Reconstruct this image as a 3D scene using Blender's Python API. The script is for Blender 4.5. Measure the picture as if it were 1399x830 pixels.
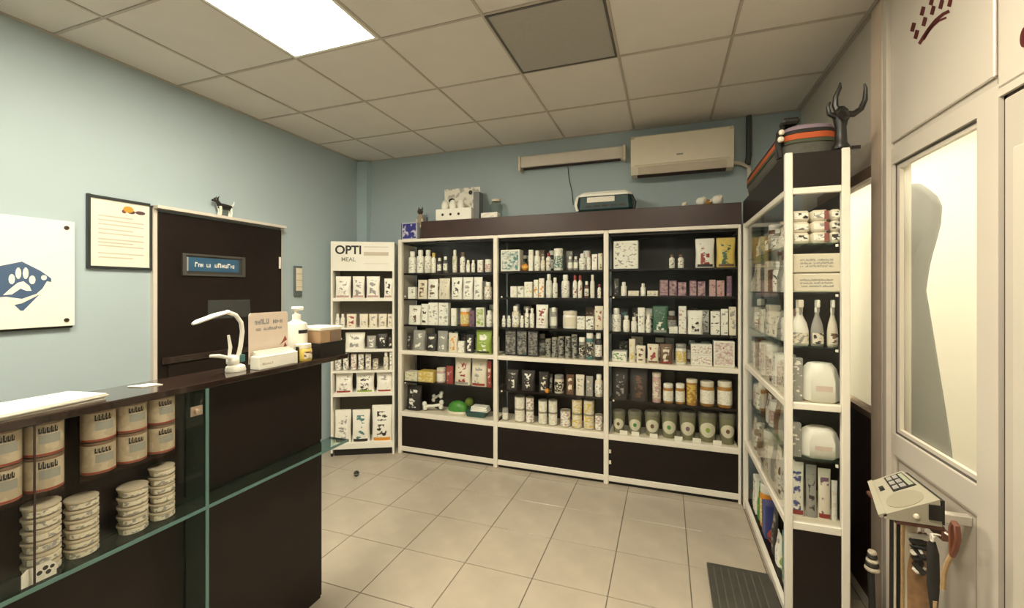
import bpy, math, random
from mathutils import Vector, Matrix
R = random.Random(7)
PI = math.pi
for o in list(bpy.data.objects): bpy.data.objects.remove(o, do_unlink=True)
scn = bpy.context.scene
col = scn.collection

# ---------------------------------------------------------------- camera / world / exposure
CAM_H, F, CX, CY = 1.62, 588.0, 700.0, 395.0
TH = math.atan(210 / 588.0)
CO, SI = math.cos(TH), math.sin(TH)
cam = bpy.data.objects.new('camera', bpy.data.cameras.new('camera'))
col.objects.link(cam)
cam.location = (0, 0, CAM_H)
cam.rotation_euler = (PI / 2, 0, TH)
cam.data.sensor_fit = 'HORIZONTAL'
cam.data.sensor_width = 36
cam.data.lens = 36 * F / 1399
cam.data.shift_x = (699.5 - CX) / 1399
cam.data.shift_y = (CY - 415) / 1399
cam.data.clip_start = 0.02
scn.camera = cam
w = bpy.data.worlds.new('world'); scn.world = w; w.use_nodes = True
w.node_tree.nodes['Background'].inputs[0].default_value = (0.9, 0.85, 0.7, 1)
w.node_tree.nodes['Background'].inputs[1].default_value = 0.02
vs = scn.view_settings
vs.view_transform = 'Standard'; vs.look = 'None'; vs.gamma = 1; vs.exposure = 0.1
vs.use_curve_mapping = False
scn.cycles.transparent_max_bounces = 24
LAMP_COL = (1.0, 0.905, 0.705)
LAMP = 46.0          # emission strength of the ceiling panels
SIDE_LAMP = 26.0     # panel in the side room

# pixel helpers: a pixel is only a direction; the plane it touches gives the distance
def ray(x, y):
    u = (x - CX) / F; v = (CY - y) / F
    return (u * CO - SI, u * SI + CO, v)
def onY(x, y, Y):
    r = ray(x, y); t = Y / r[1]; return Vector((r[0] * t, Y, CAM_H + r[2] * t))
def onX(x, y, X):
    r = ray(x, y); t = X / r[0]; return Vector((X, r[1] * t, CAM_H + r[2] * t))
def onZ(x, y, Z):
    r = ray(x, y); t = (Z - CAM_H) / r[2]; return Vector((r[0] * t, r[1] * t, Z))

# ---------------------------------------------------------------- materials
MATS = {}
def nodes(name):
    m = bpy.data.materials.new(name); m.use_nodes = True
    nt = m.node_tree
    return m, nt, nt.nodes['Principled BSDF']
def mat(name, c, rough=0.5, metal=0.0, var=0.08, scale=12.0, bump=0.0, spec=0.5, coat=0.0):
    if name in MATS: return MATS[name]
    m, nt, b = nodes(name)
    tc = nt.nodes.new('ShaderNodeTexCoord'); nz = nt.nodes.new('ShaderNodeTexNoise')
    nz.inputs['Scale'].default_value = scale; nz.inputs['Detail'].default_value = 4
    nt.links.new(tc.outputs['Object'], nz.inputs['Vector'])
    mx = nt.nodes.new('ShaderNodeMix'); mx.data_type = 'RGBA'
    mx.inputs[6].default_value = tuple(max(0, k * (1 - var)) for k in c) + (1,)
    mx.inputs[7].default_value = tuple(min(1, k * (1 + var)) for k in c) + (1,)
    nt.links.new(nz.outputs['Fac'], mx.inputs[0]); nt.links.new(mx.outputs[2], b.inputs['Base Color'])
    b.inputs['Roughness'].default_value = rough; b.inputs['Metallic'].default_value = metal
    b.inputs['Specular IOR Level'].default_value = spec
    b.inputs['Coat Weight'].default_value = coat
    if bump:
        bp = nt.nodes.new('ShaderNodeBump'); bp.inputs['Strength'].default_value = bump
        bp.inputs['Distance'].default_value = 0.002
        nz2 = nt.nodes.new('ShaderNodeTexNoise'); nz2.inputs['Scale'].default_value = scale * 25
        nt.links.new(tc.outputs['Object'], nz2.inputs['Vector'])
        nt.links.new(nz2.outputs['Fac'], bp.inputs['Height']); nt.links.new(bp.outputs['Normal'], b.inputs['Normal'])
    MATS[name] = m
    return m
def printed(name, base, ink, amount=0.5, scale=40.0, stretch=(1, 1, 1), ink2=None, rough=0.45):
    """flat package print: blotches of ink over a base colour"""
    if name in MATS: return MATS[name]
    m, nt, b = nodes(name)
    tc = nt.nodes.new('ShaderNodeTexCoord'); mp = nt.nodes.new('ShaderNodeMapping')
    mp.inputs['Scale'].default_value = stretch
    oi = nt.nodes.new('ShaderNodeObjectInfo')
    av = nt.nodes.new('ShaderNodeVectorMath'); av.operation = 'ADD'
    nt.links.new(tc.outputs['Object'], mp.inputs['Vector'])
    ml = nt.nodes.new('ShaderNodeMath'); ml.operation = 'MULTIPLY'; ml.inputs[1].default_value = 7.0
    nt.links.new(oi.outputs['Random'], ml.inputs[0])
    nt.links.new(mp.outputs['Vector'], av.inputs[0]); nt.links.new(ml.outputs[0], av.inputs[1])
    nz = nt.nodes.new('ShaderNodeTexNoise'); nz.inputs['Scale'].default_value = scale; nz.inputs['Detail'].default_value = 2
    nt.links.new(av.outputs[0], nz.inputs['Vector'])
    rp = nt.nodes.new('ShaderNodeValToRGB'); e = rp.color_ramp.elements
    t = 1 - amount
    e[0].position = max(0.02, t * 0.9 - 0.02); e[0].color = base + (1,)
    e[1].position = min(0.99, t * 0.9 + 0.05); e[1].color = ink + (1,)
    if ink2:
        n = e.new(0.34); n.color = base + (1,)
        e[0].color = ink2 + (1,); e[0].position = 0.28
        e[1].position = 0.36
        e[2].position = min(0.99, t * 0.9 + 0.07)
        e[1].color = base + (1,); e[2].color = ink + (1,)
    nt.links.new(nz.outputs['Fac'], rp.inputs[0]); nt.links.new(rp.outputs[0], b.inputs['Base Color'])
    b.inputs['Roughness'].default_value = rough
    MATS[name] = m
    return m
def glass(name, tint=(0.985, 0.99, 0.985), milk=0.0, milkcol=(0.8, 0.8, 0.75), refl=0.55, rough=0.02):
    if name in MATS: return MATS[name]
    m = bpy.data.materials.new(name); m.use_nodes = True; nt = m.node_tree; nt.nodes.clear()
    out = nt.nodes.new('ShaderNodeOutputMaterial'); tr = nt.nodes.new('ShaderNodeBsdfTransparent')
    gl = nt.nodes.new('ShaderNodeBsdfGlossy'); mx = nt.nodes.new('ShaderNodeMixShader')
    lw = nt.nodes.new('ShaderNodeLayerWeight'); pw = nt.nodes.new('ShaderNodeMath'); ad = nt.nodes.new('ShaderNodeMath')
    pw.operation = 'POWER'; pw.inputs[1].default_value = 5; ad.operation = 'MULTIPLY_ADD'
    ad.inputs[1].default_value = refl; ad.inputs[2].default_value = 0.016
    nt.links.new(lw.outputs['Facing'], pw.inputs[0]); nt.links.new(pw.outputs[0], ad.inputs[0])
    tr.inputs[0].default_value = tint + (1,); gl.inputs['Roughness'].default_value = rough
    nt.links.new(ad.outputs[0], mx.inputs[0]); nt.links.new(gl.outputs[0], mx.inputs[2])
    if milk:
        df = nt.nodes.new('ShaderNodeBsdfTranslucent'); df.inputs[0].default_value = milkcol + (1,)
        m2 = nt.nodes.new('ShaderNodeMixShader'); m2.inputs[0].default_value = milk
        nt.links.new(tr.outputs[0], m2.inputs[1]); nt.links.new(df.outputs[0], m2.inputs[2])
        nt.links.new(m2.outputs[0], mx.inputs[1])
    else: nt.links.new(tr.outputs[0], mx.inputs[1])
    nt.links.new(mx.outputs[0], out.inputs[0])
    MATS[name] = m
    return m
def emit(name, c, s):
    m, nt, b = nodes(name)
    b.inputs['Base Color'].default_value = c + (1,)
    b.inputs['Emission Color'].default_value = c + (1,); b.inputs['Emission Strength'].default_value = s
    MATS[name] = m
    return m

M_wall = mat('blue_wall_paint', (0.41, 0.50, 0.535), 0.7, var=0.03, scale=3, bump=0.15)
M_wallr = mat('white_partition_panel', (0.60, 0.545, 0.475), 0.35, var=0.03, scale=2)
M_pvc = mat('white_pvc', (0.68, 0.62, 0.54), 0.3, var=0.03, scale=5)
M_gap = mat('dark_gap', (0.05, 0.03, 0.025), 0.8)
M_ceil = mat('ceiling_board', (0.73, 0.685, 0.63), 0.85, var=0.05, scale=6, bump=0.25)
M_grid = mat('ceiling_grid_metal', (0.50, 0.45, 0.39), 0.6, var=0.04)
M_tile = mat('floor_tile_glaze', (0.47, 0.41, 0.33), 0.22, var=0.16, scale=5)
M_grout = mat('floor_grout', (0.16, 0.13, 0.10), 0.9)
M_dark = mat('dark_wenge', (0.012, 0.007, 0.0055), 0.42, var=0.5, scale=9, spec=0.35)
M_darktop = mat('dark_wenge_gloss', (0.030, 0.018, 0.014), 0.09, var=0.4, scale=9, coat=0.5)
M_fascia = mat('fascia_wenge', (0.042, 0.018, 0.014), 0.4, var=0.4, scale=6)
M_alu = mat('aluminium_profile', (0.84, 0.79, 0.69), 0.38, 0.0, var=0.05)
M_white = mat('white_plastic', (0.89, 0.87, 0.78), 0.4, var=0.03)
M_cream = mat('cream_plastic', (0.74, 0.67, 0.53), 0.45, var=0.05)
M_grey = mat('grey_plastic', (0.30, 0.29, 0.27), 0.5)
M_black = mat('black_plastic', (0.012, 0.011, 0.010), 0.4)
M_paper = mat('white_paper', (0.84, 0.80, 0.70), 0.8, var=0.04)
M_teal = mat('teal_glass_edge', (0.12, 0.235, 0.215), 0.25, var=0.15)
M_glass = glass('clear_glass')
M_gshelf = glass('green_glass', (0.78, 0.88, 0.86), 0.08, (0.30, 0.40, 0.38))
M_frost = glass('milky_glass', (0.97, 0.97, 0.94), 0.12, (0.95, 0.95, 0.88), refl=0.35, rough=0.1)
M_lamp = emit('lamp_diffuser', LAMP_COL, LAMP)
M_lamp2 = emit('side_room_diffuser', (1.0, 0.93, 0.76), SIDE_LAMP)

# ---------------------------------------------------------------- mesh building
class MB:
    def __init__(s): s.v = []; s.f = []
    def add(s, v, f):
        n = len(s.v); s.v += [tuple(p) for p in v]; s.f += [tuple(i + n for i in q) for q in f]; return s
    def box(s, x0, x1, y0, y1, z0, z1, b=0.0):
        if b <= 0:
            v = [(x, y, z) for z in (z0, z1) for y in (y0, y1) for x in (x0, x1)]
            return s.add(v, [(0, 2, 3, 1), (4, 5, 7, 6), (0, 1, 5, 4), (1, 3, 7, 5), (3, 2, 6, 7), (2, 0, 4, 6)])
        b = min(b, (x1 - x0) * .45, (y1 - y0) * .45, (z1 - z0) * .45)
        def ring(i, z): return [(x0 + i + b, y0 + i, z), (x1 - i - b, y0 + i, z), (x1 - i, y0 + i + b, z), (x1 - i, y1 - i - b, z),
                                (x1 - i - b, y1 - i, z), (x0 + i + b, y1 - i, z), (x0 + i, y1 - i - b, z), (x0 + i, y0 + i + b, z)]
        def ring2(z, i):
            return [(x0 + max(i, b), y0 + i, z), (x1 - max(i, b), y0 + i, z), (x1 - i, y0 + max(i, b), z), (x1 - i, y1 - max(i, b), z),
                    (x1 - max(i, b), y1 - i, z), (x0 + max(i, b), y1 - i, z), (x0 + i, y1 - max(i, b), z), (x0 + i, y0 + max(i, b), z)]
        return s.loft([ring2(z0, b * .8), ring2(z0 + b, 0), ring2(z1 - b, 0), ring2(z1, b * .8)])
    def loft(s, rings, cap=True, closed=True):
        n = len(rings[0]); v = [p for r in rings for p in r]; f = []
        for k in range(len(rings) - 1):
            for i in range(n if closed else n - 1):
                j = (i + 1) % n
                f.append((k * n + i, k * n + j, (k + 1) * n + j, (k + 1) * n + i))
        if cap: f.append(tuple(range(n - 1, -1, -1))); f.append(tuple(range((len(rings) - 1) * n, len(rings) * n)))
        return s.add(v, f)
    def lathe(s, prof, n=14, cx=0, cy=0, sy=1.0):
        rings = [[(cx + r * math.cos(2 * PI * i / n), cy + sy * r * math.sin(2 * PI * i / n), z) for i in range(n)] for r, z in prof]
        return s.loft(rings)
    def arc(s, r, z0, z1, a0, a1, n=8, t=0.0006):
        v = []; f = []
        for i in range(n + 1):
            a = a0 + (a1 - a0) * i / n
            for rr in (r, r + t):
                for z in (z0, z1): v.append((rr * math.cos(a), rr * math.sin(a), z))
        for i in range(n):
            k = i * 4; q = k + 4
            f += [(k + 2, q + 2, q + 3, k + 3), (k, k + 1, q + 1, q), (k + 1, k + 3, q + 3, q + 1), (k, q, q + 2, k + 2)]
        f += [(0, 2, 3, 1), (n * 4, n * 4 + 1, n * 4 + 3, n * 4 + 2)]
        return s.add(v, f)
    def tube(s, pts, r, n=8, flat=1.0):
        pts = [Vector(p) for p in pts]; rs = r if isinstance(r, (list, tuple)) else [r] * len(pts)
        rings = []; up = Vector((0, 0, 1))
        for i, p in enumerate(pts):
            d = (pts[min(i + 1, len(pts) - 1)] - pts[max(i - 1, 0)]).normalized()
            if i == 0:
                a = d.cross(up)
                if a.length < .05: a = d.cross(Vector((1, 0, 0)))
                a.normalize()
            else:
                a = (a - d * a.dot(d)); a.normalize()
            b = d.cross(a)
            rings.append([tuple(p + rs[i] * (a * math.cos(2 * PI * k / n) + b * flat * math.sin(2 * PI * k / n))) for k in range(n)])
        return s.loft(rings)
    def prism(s, poly, axis, a0, a1):
        """poly: 2-D points; extruded along axis 0/1/2 from a0 to a1"""
        def P(p, a): return (a, p[0], p[1]) if axis == 0 else ((p[0], a, p[1]) if axis == 1 else (p[0], p[1], a))
        return s.loft([[P(p, a0) for p in poly], [P(p, a1) for p in poly]])
    def ball(s, c, r, n=10, sx=1, sy=1, sz=1):
        rings = []
        for k in range(n // 2 + 1):
            t = -PI / 2 + PI * k / (n // 2); rr = max(r * math.cos(t), r * .02)
            rings.append([(c[0] + sx * rr * math.cos(2 * PI * i / n), c[1] + sy * rr * math.sin(2 * PI * i / n), c[2] + sz * r * math.sin(t)) for i in range(n)])
        return s.loft(rings)
    def mesh(s, name, smooth=False):
        me = bpy.data.meshes.new(name); me.from_pydata(s.v, [], s.f); me.update()
        import bmesh
        bm = bmesh.new(); bm.from_mesh(me); bmesh.ops.recalc_face_normals(bm, faces=bm.faces); bm.to_mesh(me); bm.free()
        if smooth:
            me.polygons.foreach_set('use_smooth', [len(p.vertices) < 5 for p in me.polygons])
            try: me.set_sharp_from_angle(angle=math.radians(42))
            except Exception: pass
        return me
    def build(s, name, m, parent=None, smooth=False, label=None):
        me = s.mesh(name, smooth); me.materials.append(m)
        o = bpy.data.objects.new(name, me); col.objects.link(o)
        if parent: o.parent = parent
        if label: o['label'] = label
        return o
def box(name, m, parent, *a, b=0.0, label=None): return MB().box(*a, b=b).build(name, m, parent, label=label)
def thing(name, label, cat, loc=(0, 0, 0), rz=0.0, group=None):
    o = bpy.data.objects.new(name, None); col.objects.link(o); o.empty_display_size = .05
    o.location = loc; o.rotation_euler = (0, 0, rz)
    return tag(o, label, cat, group)
def tag(o, label, cat, group=None):
    o['label'] = label; o['category'] = cat
    if group: o['group'] = group
    return o
def struct(o, label, cat):
    o['kind'] = 'structure'; return tag(o, label, cat)
def link(name, me, parent, loc=(0, 0, 0)):
    o = bpy.data.objects.new(name, me); col.objects.link(o); o.parent = parent; o.location = loc; return o
def text(name, body, size, m, parent, matrix, extrude=0.0006, bold=0.0):
    cu = bpy.data.curves.new('t', 'FONT'); cu.body = body; cu.size = size; cu.extrude = extrude; cu.offset = bold
    cu.align_x = 'CENTER'; cu.align_y = 'CENTER'
    t = bpy.data.objects.new('t', cu); col.objects.link(t)
    dg = bpy.context.evaluated_depsgraph_get()
    me = bpy.data.meshes.new_from_object(t.evaluated_get(dg))
    bpy.data.objects.remove(t, do_unlink=True)
    me.transform(matrix); me.materials.clear(); me.materials.append(m)
    return link(name, me, parent)
def strokes(name, m, parent, x0, x1, z, h, y, seed, gap=0.25, axis='y', sgn=1):
    """letter-like marks for writing too blurred to read, on a plane y=const (axis y) or x=const (axis x)"""
    rr = random.Random(seed); mb = MB(); x = x0; lw = h * .55
    while x < x1 - lw * .4:
        wd = lw * rr.uniform(.6, 1.2)
        if rr.random() > .08:
            hh = h * rr.choice((.72, .72, 1.0)); a, b_ = x, min(x + wd, x1); sw = (b_ - a) * .3; zz = z + hh * rr.choice((0, .4, .7))
            segs = [(a, a + sw, z, z + hh), (a + sw, b_, zz, zz + hh * .26)]
            if rr.random() < .6: segs.append((b_ - sw, b_, z if zz > z else z + hh * .26, z + hh if zz < z + hh * .5 else zz))
            for (p, q, r_, s_) in segs:
                if s_ - r_ < 1e-5: continue
                if axis == 'y': mb.box(p, q, min(y, y - .0006 * sgn), max(y, y - .0006 * sgn), r_, s_)
                else: mb.box(min(y, y + .0006 * sgn), max(y, y + .0006 * sgn), p, q, r_, s_)
        x += wd * (1 + gap)
    return mb.build(name, m, parent)

# ---------------------------------------------------------------- the room shell
XL, XR, YB, YF, H = -3.2, 1.0, 3.95, -2.2, 3.03
XP = XR + .06
XS = 2.5                                    # far wall of the side room behind the glass
fl = struct(box('floor', M_grout, None, XL - .1, XS + .1, YF - .1, YB + .1, -.06, -.004), 'cream ceramic tile floor with dark joints', 'floor')
TS = 0.4165
tile_me = MB().box(.0025, TS - .0025, .0025, TS - .0025, -.0045, 0, b=.0015).mesh('tile'); tile_me.materials.append(M_tile)
def tile_edge(x0, x1, y0, y1):
    me = MB().box(x0 + .0025, x1 - .0025, y0 + .0025, y1 - .0025, -.0045, 0).mesh('tile'); me.materials.append(M_tile); return me
x0g, y0g = -.707, 2.31
xs = [x0g + TS * k for k in range(-7, 6)]; ys = [y0g + TS * k for k in range(-12, 5)]
for x in xs:
    for y in ys:
        a, b_, c_, d_ = max(x, XL), min(x + TS, XR + .06), max(y, YF), min(y + TS, YB)
        if b_ - a < .02 or d_ - c_ < .02: continue
        if b_ - a > TS - 1e-4 and d_ - c_ > TS - 1e-4: link('tile', tile_me, fl, (x, y, 0))
        else: link('tile', tile_edge(a, b_, c_, d_), fl)
box('tile', M_tile, fl, XR + .062, XS, YF, YB, -.0045, 0)

struct(box('wall_left', M_wall, None, XL - .1, XL, YF - .1, YB + .1, 0, H + .15), 'pale blue painted wall behind the counter', 'wall')
struct(box('wall_back', M_wall, None, XL, XP, YB, YB + .1, 0, H + .15), 'blue painted wall behind the product cabinets', 'wall')
struct(box('wall_front', M_wall, None, XL, XS + .1, YF - .1, YF, 0, H + .15), 'plain wall on the entrance side of the shop', 'wall')
struct(box('trim_1', mat('corner_box_paint', (.44, .56, .60), .6), None, XL, XL + .13, YB - .07, YB, 0, H - .01), 'pale boxed pipe running up the corner of two blue walls', 'trim')

# suspended ceiling: slab, tee grid, separate boards
ce = struct(box('ceiling', mat('ceiling_void', (.15, .13, .11), .9), None, XL, XR, YF, YB, H + .012, H + .15), 'suspended ceiling of square boards in a metal grid', 'ceiling')
cxs = [XL] + [-.27 + .62 * k for k in range(-4, 3)] + [XR]
cys = [YF] + [2.03 + .64 * k for k in range(-6, 3)] + [YB]
for x in cxs[1:-1]: box('ceiling_grid_bar', M_grid, ce, x - .007, x + .007, YF, YB, H - .004, H + .012)
for y in cys[1:-1]: box('ceiling_grid_bar', M_grid, ce, XL, XR, y - .007, y + .007, H - .0045, H + .0115)
box('ceiling_edge_trim', M_grid, ce, XL, XL + .02, YF, YB, H - .005, H + .012)
box('ceiling_edge_trim', M_grid, ce, XR - .02, XR, YF, YB, H - .005, H + .012)
box('ceiling_edge_trim', M_grid, ce, XL + .02, XR - .02, YB - .02, YB, H - .005, H + .012)
lights = {(2, 6): 0, (2, 4): 1, (5, 5): 2}
vents = {(4, 7)}
def panel_light(x0, x1, y0, y1, z, label, m):
    t = thing('ceiling_light', label, 'ceiling light', ((x0 + x1) / 2, (y0 + y1) / 2, z), group='square ceiling light panels')
    a, b_ = (x1 - x0) / 2, (y1 - y0) / 2
    f = MB(); e = .018
    f.box(-a, a, -b_, -b_ + e, -.006, .03).box(-a, a, b_ - e, b_, -.006, .03).box(-a, -a + e, -b_ + e, b_ - e, -.006, .03).box(a - e, a, -b_ + e, b_ - e, -.006, .03)
    f.build('frame', M_white, t)
    box('diffuser', m, t, -a + e, a - e, -b_ + e, b_ - e, -.002, .006)
    return t
LB = ['glowing white square light panel in the ceiling over the counter', 'glowing ceiling light panel over the near end of the counter, behind the photographer',
      'unseen ceiling light panel added above the photographer to brighten the cabinets']  # last panel is added out of view to brighten cabinets and unit end
for i in range(len(cxs) - 1):
    for j in range(len(cys) - 1):
        a, b_, c_, d_ = cxs[i] + .008, cxs[i + 1] - .008, cys[j] + .008, cys[j + 1] - .008
        if b_ - a < .03 or d_ - c_ < .03: continue
        if (i, j) in lights:
            panel_light(a, b_, c_, d_, H, LB[lights[(i, j)]], M_lamp); continue
        if (i, j) in vents:
            t = thing('ceiling_vent', 'dark grey square vent panel set among the ceiling boards', 'vent', ((a + b_) / 2, (c_ + d_) / 2, H - .004))
            p, q = (b_ - a) / 2, (d_ - c_) / 2
            f = MB(); e = .012
            f.box(-p, p, -q, -q + e, -.004, .012).box(-p, p, q - e, q, -.004, .012).box(-p, -p + e, -q + e, q - e, -.004, .012).box(p - e, p, -q + e, q - e, -.004, .012)
            f.build('frame', mat('vent_frame', (.10, .09, .08), .6), t)
            box('vent_plate', mat('vent_grey', (.40, .375, .34), .75, var=.08, scale=30, bump=.3), t, -p + e, p - e, -q + e, q - e, 0, .01)
            continue
        dz = R.uniform(-.001, .002)
        box('ceiling_board', M_ceil, ce, a, b_, c_, d_, H + .001 + dz, H + .0115)

# ---------------------------------------------------------------- right partition (white framed panels, glass, doors)
XP = XR + .06
wr = struct(MB().box(XR, XP, 2.67, YB, 2.26, H + .15).box(XR, XP, 3.55, YB, 0, 2.26).box(XR, XP, .93, 2.67, 2.27, H + .15).box(XR, XP, YF, .93, 0, H + .15).build('wall_right', M_wallr),
            'off white partition wall with glazed panels on the right', 'wall')
# raised panels above the door line
box('panel', M_pvc, wr, XR - .012, XR, 1.815, 2.485, 2.30, H - .005, b=.004)
box('panel', M_pvc, wr, XR - .012, XR, .95, 1.80, 2.255, H - .005, b=.004)
box('joint', M_gap, wr, XR - .003, XR, 1.80, 1.815, 2.24, H - .005)
struct(MB().box(XR - .02, XP, 2.555, 2.67, 0, H).build('trim_2', mat('beige_post', (.74, .60, .48), .5, var=.1)), 'beige brown post beside the glazed partition', 'trim')
struct(MB().box(XR - .028, XP, 2.49, 2.515, 0, H).box(XR - .018, XP, 2.515, 2.555, 0, H).build('trim_3', M_pvc), 'white ribbed partition post running floor to ceiling', 'trim')
# fixed glazed panel
wn = struct(MB().box(XR - .01, XP, 1.80, 1.90, 0, 2.27).box(XR - .01, XP, 2.475, 2.49, 0, 2.27).box(XR - .01, XP, 1.90, 2.475, 2.20, 2.27)
            .box(XR - .01, XP, 1.90, 2.475, .86, .955).box(XR - .01, XP, 1.90, 2.475, 0, .12).build('window_1', M_pvc),
            'white framed tall milky glass panel of the partition', 'window')
box('pane', M_frost, wn, XR + .024, XR + .03, 1.90, 2.475, .955, 2.20)
g = MB()
for (a, b_, c_, d_) in ((1.90, 1.908, .955, 2.20), (2.467, 2.475, .955, 2.20), (1.908, 2.467, .955, .964), (1.908, 2.467, 2.191, 2.20)): g.box(XR + .002, XR + .023, a, b_, c_, d_)
g.build('gasket', mat('gasket', (.10, .095, .085), .6), wn)
g = MB()
for (a, b_, c_, d_) in ((1.908, 1.925, .964, 2.191), (2.445, 2.467, .964, 2.191), (1.925, 2.445, .964, .98), (1.925, 2.445, 2.175, 2.191)): g.box(XR + .004, XR + .02, a, b_, c_, d_)
g.build('glazing_bead', M_pvc, wn)
box('lower_panel', M_wallr, wn, XR + .004, XP, 1.90, 2.475, .12, .86)
g = MB()
for (a, b_, c_, d_) in ((1.92, 1.925, .14, .84), (2.45, 2.455, .14, .84), (1.925, 2.45, .835, .84), (1.925, 2.45, .14, .145)): g.box(XR + .001, XR + .006, a, b_, c_, d_)
g.build('panel_groove', mat('groove', (.36, .30, .24), .7), wn)
# door leaf nearest the camera, only its edge in view
dr = struct(MB().box(XR - .004, XP - .01, .96, 1.785, .01, 2.215, b=.004).build('door_1', M_wallr), 'off white partition door with a raised middle panel', 'door')
box('door_panel', M_pvc, dr, XR - .014, XR - .004, 1.08, 1.735, .55, 2.05, b=.004)
box('door_handle', M_alu, dr, XR - .06, XR - .045, 1.02, 1.04, .95, 1.15, b=.004)
box('door_handle_post', M_alu, dr, XR - .046, XR - .004, 1.022, 1.038, 1.04, 1.06)
g = MB().box(XR + .004, XP, 1.786, 1.80, 0, 2.235).box(XR + .004, XP, .93, 1.80, 2.216, 2.27).box(XR + .004, XP, .93, .959, 0, 2.216)
g.build('door_gap', M_gap, dr)
box('door_head', M_pvc, dr, XR - .008, XR + .003, .93, 1.80, 2.228, 2.254)
# far glazed panel with a brown lower panel
w2 = struct(MB().box(XR - .005, XP, 2.67, 2.69, 0, 2.26).box(XR - .005, XP, 3.52, 3.55, 0, 2.26).box(XR - .005, XP, 2.69, 3.52, 2.20, 2.26).box(XR - .005, XP, 2.69, 3.52, .95, .98).build('window_2', mat('brown_frame', (.25, .16, .11), .5)),
            'narrow glazed strip with brown frame behind the end shelf unit', 'window')
box('pane', M_frost, w2, XR + .02, XR + .026, 2.69, 3.52, .98, 2.20)
box('lower_panel', mat('red_brown_panel', (.045, .014, .010), .4, var=.3), w2, XR, XP, 2.69, 3.52, 0, .95)

# dark red mark on the upper partition panel: two arcs under rows of dashes
lg = thing('wall_emblem', 'dark red emblem of dashes over two arcs on the partition top', 'emblem', (XR - .013, 2.2, 2.7))
M_red = mat('dark_red_vinyl', (.10, .012, .012), .5)
def lp(x, y): p = onX(x, y, XR - .013); return (p.y - 2.2, p.z - 2.7)
def band(px, wpx, name):
    a = []; b_ = []
    for i, (x, y) in enumerate(px):
        x2, y2 = px[min(i + 1, len(px) - 1)]; x1, y1 = px[max(i - 1, 0)]
        dx, dy = x2 - x1, y2 - y1; L = math.hypot(dx, dy); nx, ny = -dy / L * wpx / 2, dx / L * wpx / 2
        a.append(lp(x + nx, y + ny)); b_.append(lp(x - nx, y - ny))
    v = [(-.0008, p[0], p[1]) for p in a] + [(-.0008, p[0], p[1]) for p in b_] + [(0, p[0], p[1]) for p in a] + [(0, p[0], p[1]) for p in b_]
    n = len(a); f = []
    for i in range(n - 1): f += [(i, i + 1, n + i + 1, n + i), (2 * n + i, 3 * n + i, 3 * n + i + 1, 2 * n + i + 1), (i, 2 * n + i, 2 * n + i + 1, i + 1), (n + i, n + i + 1, 3 * n + i + 1, 3 * n + i)]
    f += [(0, n, 3 * n, 2 * n), (n - 1, 3 * n - 1, 4 * n - 1, 2 * n - 1)]
    MB().add(v, f).build(name, M_red, lg)
band([(1256, 60), (1262, 50), (1270, 38), (1279, 27), (1289, 19), (1297, 15)], 4.2, 'arc')
band([(1262, 54), (1268, 44), (1275, 35), (1283, 28), (1293, 24)], 2.6, 'arc')
for (x, y) in ((1247.5, 37), (1252, 47), (1260.5, 15), (1263, 29.5), (1274.5, 14), (1273, 1), (1286, 6), (1298, 3), (1287, -6), (1299, -9), (1276, -12), (1289, -19), (1301, -22)):
    band([(x - 1.6, y + 6), (x + 1.6, y - 6)], 5.0, 'dash')
lg2 = thing('wall_emblem', 'dark red dot on the transom panel above the door', 'emblem', (XR - .013, 1.7, 2.6))
p = onX(1400, 50, XR - .013)
MB().loft([[(x_, p.y - 1.7 + .018 * math.cos(k * PI / 8), p.z - 2.6 + .03 * math.sin(k * PI / 8)) for k in range(16)] for x_ in (-.0008, 0)]).build('dot', M_red, lg2)

# the bright side room behind the glass
M_srw = mat('side_room_paint', (.85, .82, .72), .7, var=.03)
struct(box('wall_side_room', M_srw, None, XS, XS + .1, YF, YB, 0, H + .15), 'bright cream wall of the room behind the glass partition', 'wall')
struct(box('wall_side_room_back', M_srw, None, XP, XS + .1, YB, YB + .1, 0, H + .15), 'cream end wall of the room behind the glass partition', 'wall')
struct(box('ceiling_side_room', M_srw, None, XP, XS, YF, YB, H, H + .15), 'white ceiling of the room behind the glass', 'ceiling')
panel_light(1.35, 2.0, 2.0, 3.2, H - .008, 'glowing light panel in the room behind the glass partition', M_lamp2)
gt = thing('hanging_gown', 'grey gown hanging behind the milky glass panel', 'gown', (1.14, 2.62, .82))
def gy(x, y): p = onX(x, y, 1.17); return (p.y - 2.62, p.z - .82)
ol_r = [(1247, 251), (1262, 250), (1276, 257), (1290, 266), (1299, 280), (1298, 298), (1290, 318), (1281, 340), (1276, 358), (1274, 375), (1272, 395), (1276, 420), (1284, 470), (1292, 520), (1300, 570), (1306, 610), (1309, 634)]
ol_l = [(1240, 253), (1234, 257), (1228, 268), (1225, 280), (1223, 300), (1224, 325), (1226, 350), (1228, 370), (1228, 385), (1226, 400), (1223, 420), (1218, 470), (1212, 520), (1206, 570), (1202, 600), (1199, 620), (1197, 634)]
rings = []
for k, (a, b_) in enumerate(zip(ol_l, ol_r)):
    ya, za = gy(*a); yb, zb = gy(*b_); n = 20; rg = []
    for i in range(n):
        t = i / n * 2 * PI; c_ = (ya + yb) / 2 + (yb - ya) / 2 * math.cos(t)
        fold = .010 * math.sin(9 * math.cos(t) * 1.2 + k * .25) * min(1, k / 5)
        rg.append((.045 * math.sin(t) + fold, c_, za + (zb - za) * (.5 + .5 * math.cos(t))))
    rings.append(rg)
MB().loft(rings[::-1]).build('cloth', mat('grey_cloth', (.05, .052, .042), .9, var=.15), gt, smooth=True)
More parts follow.
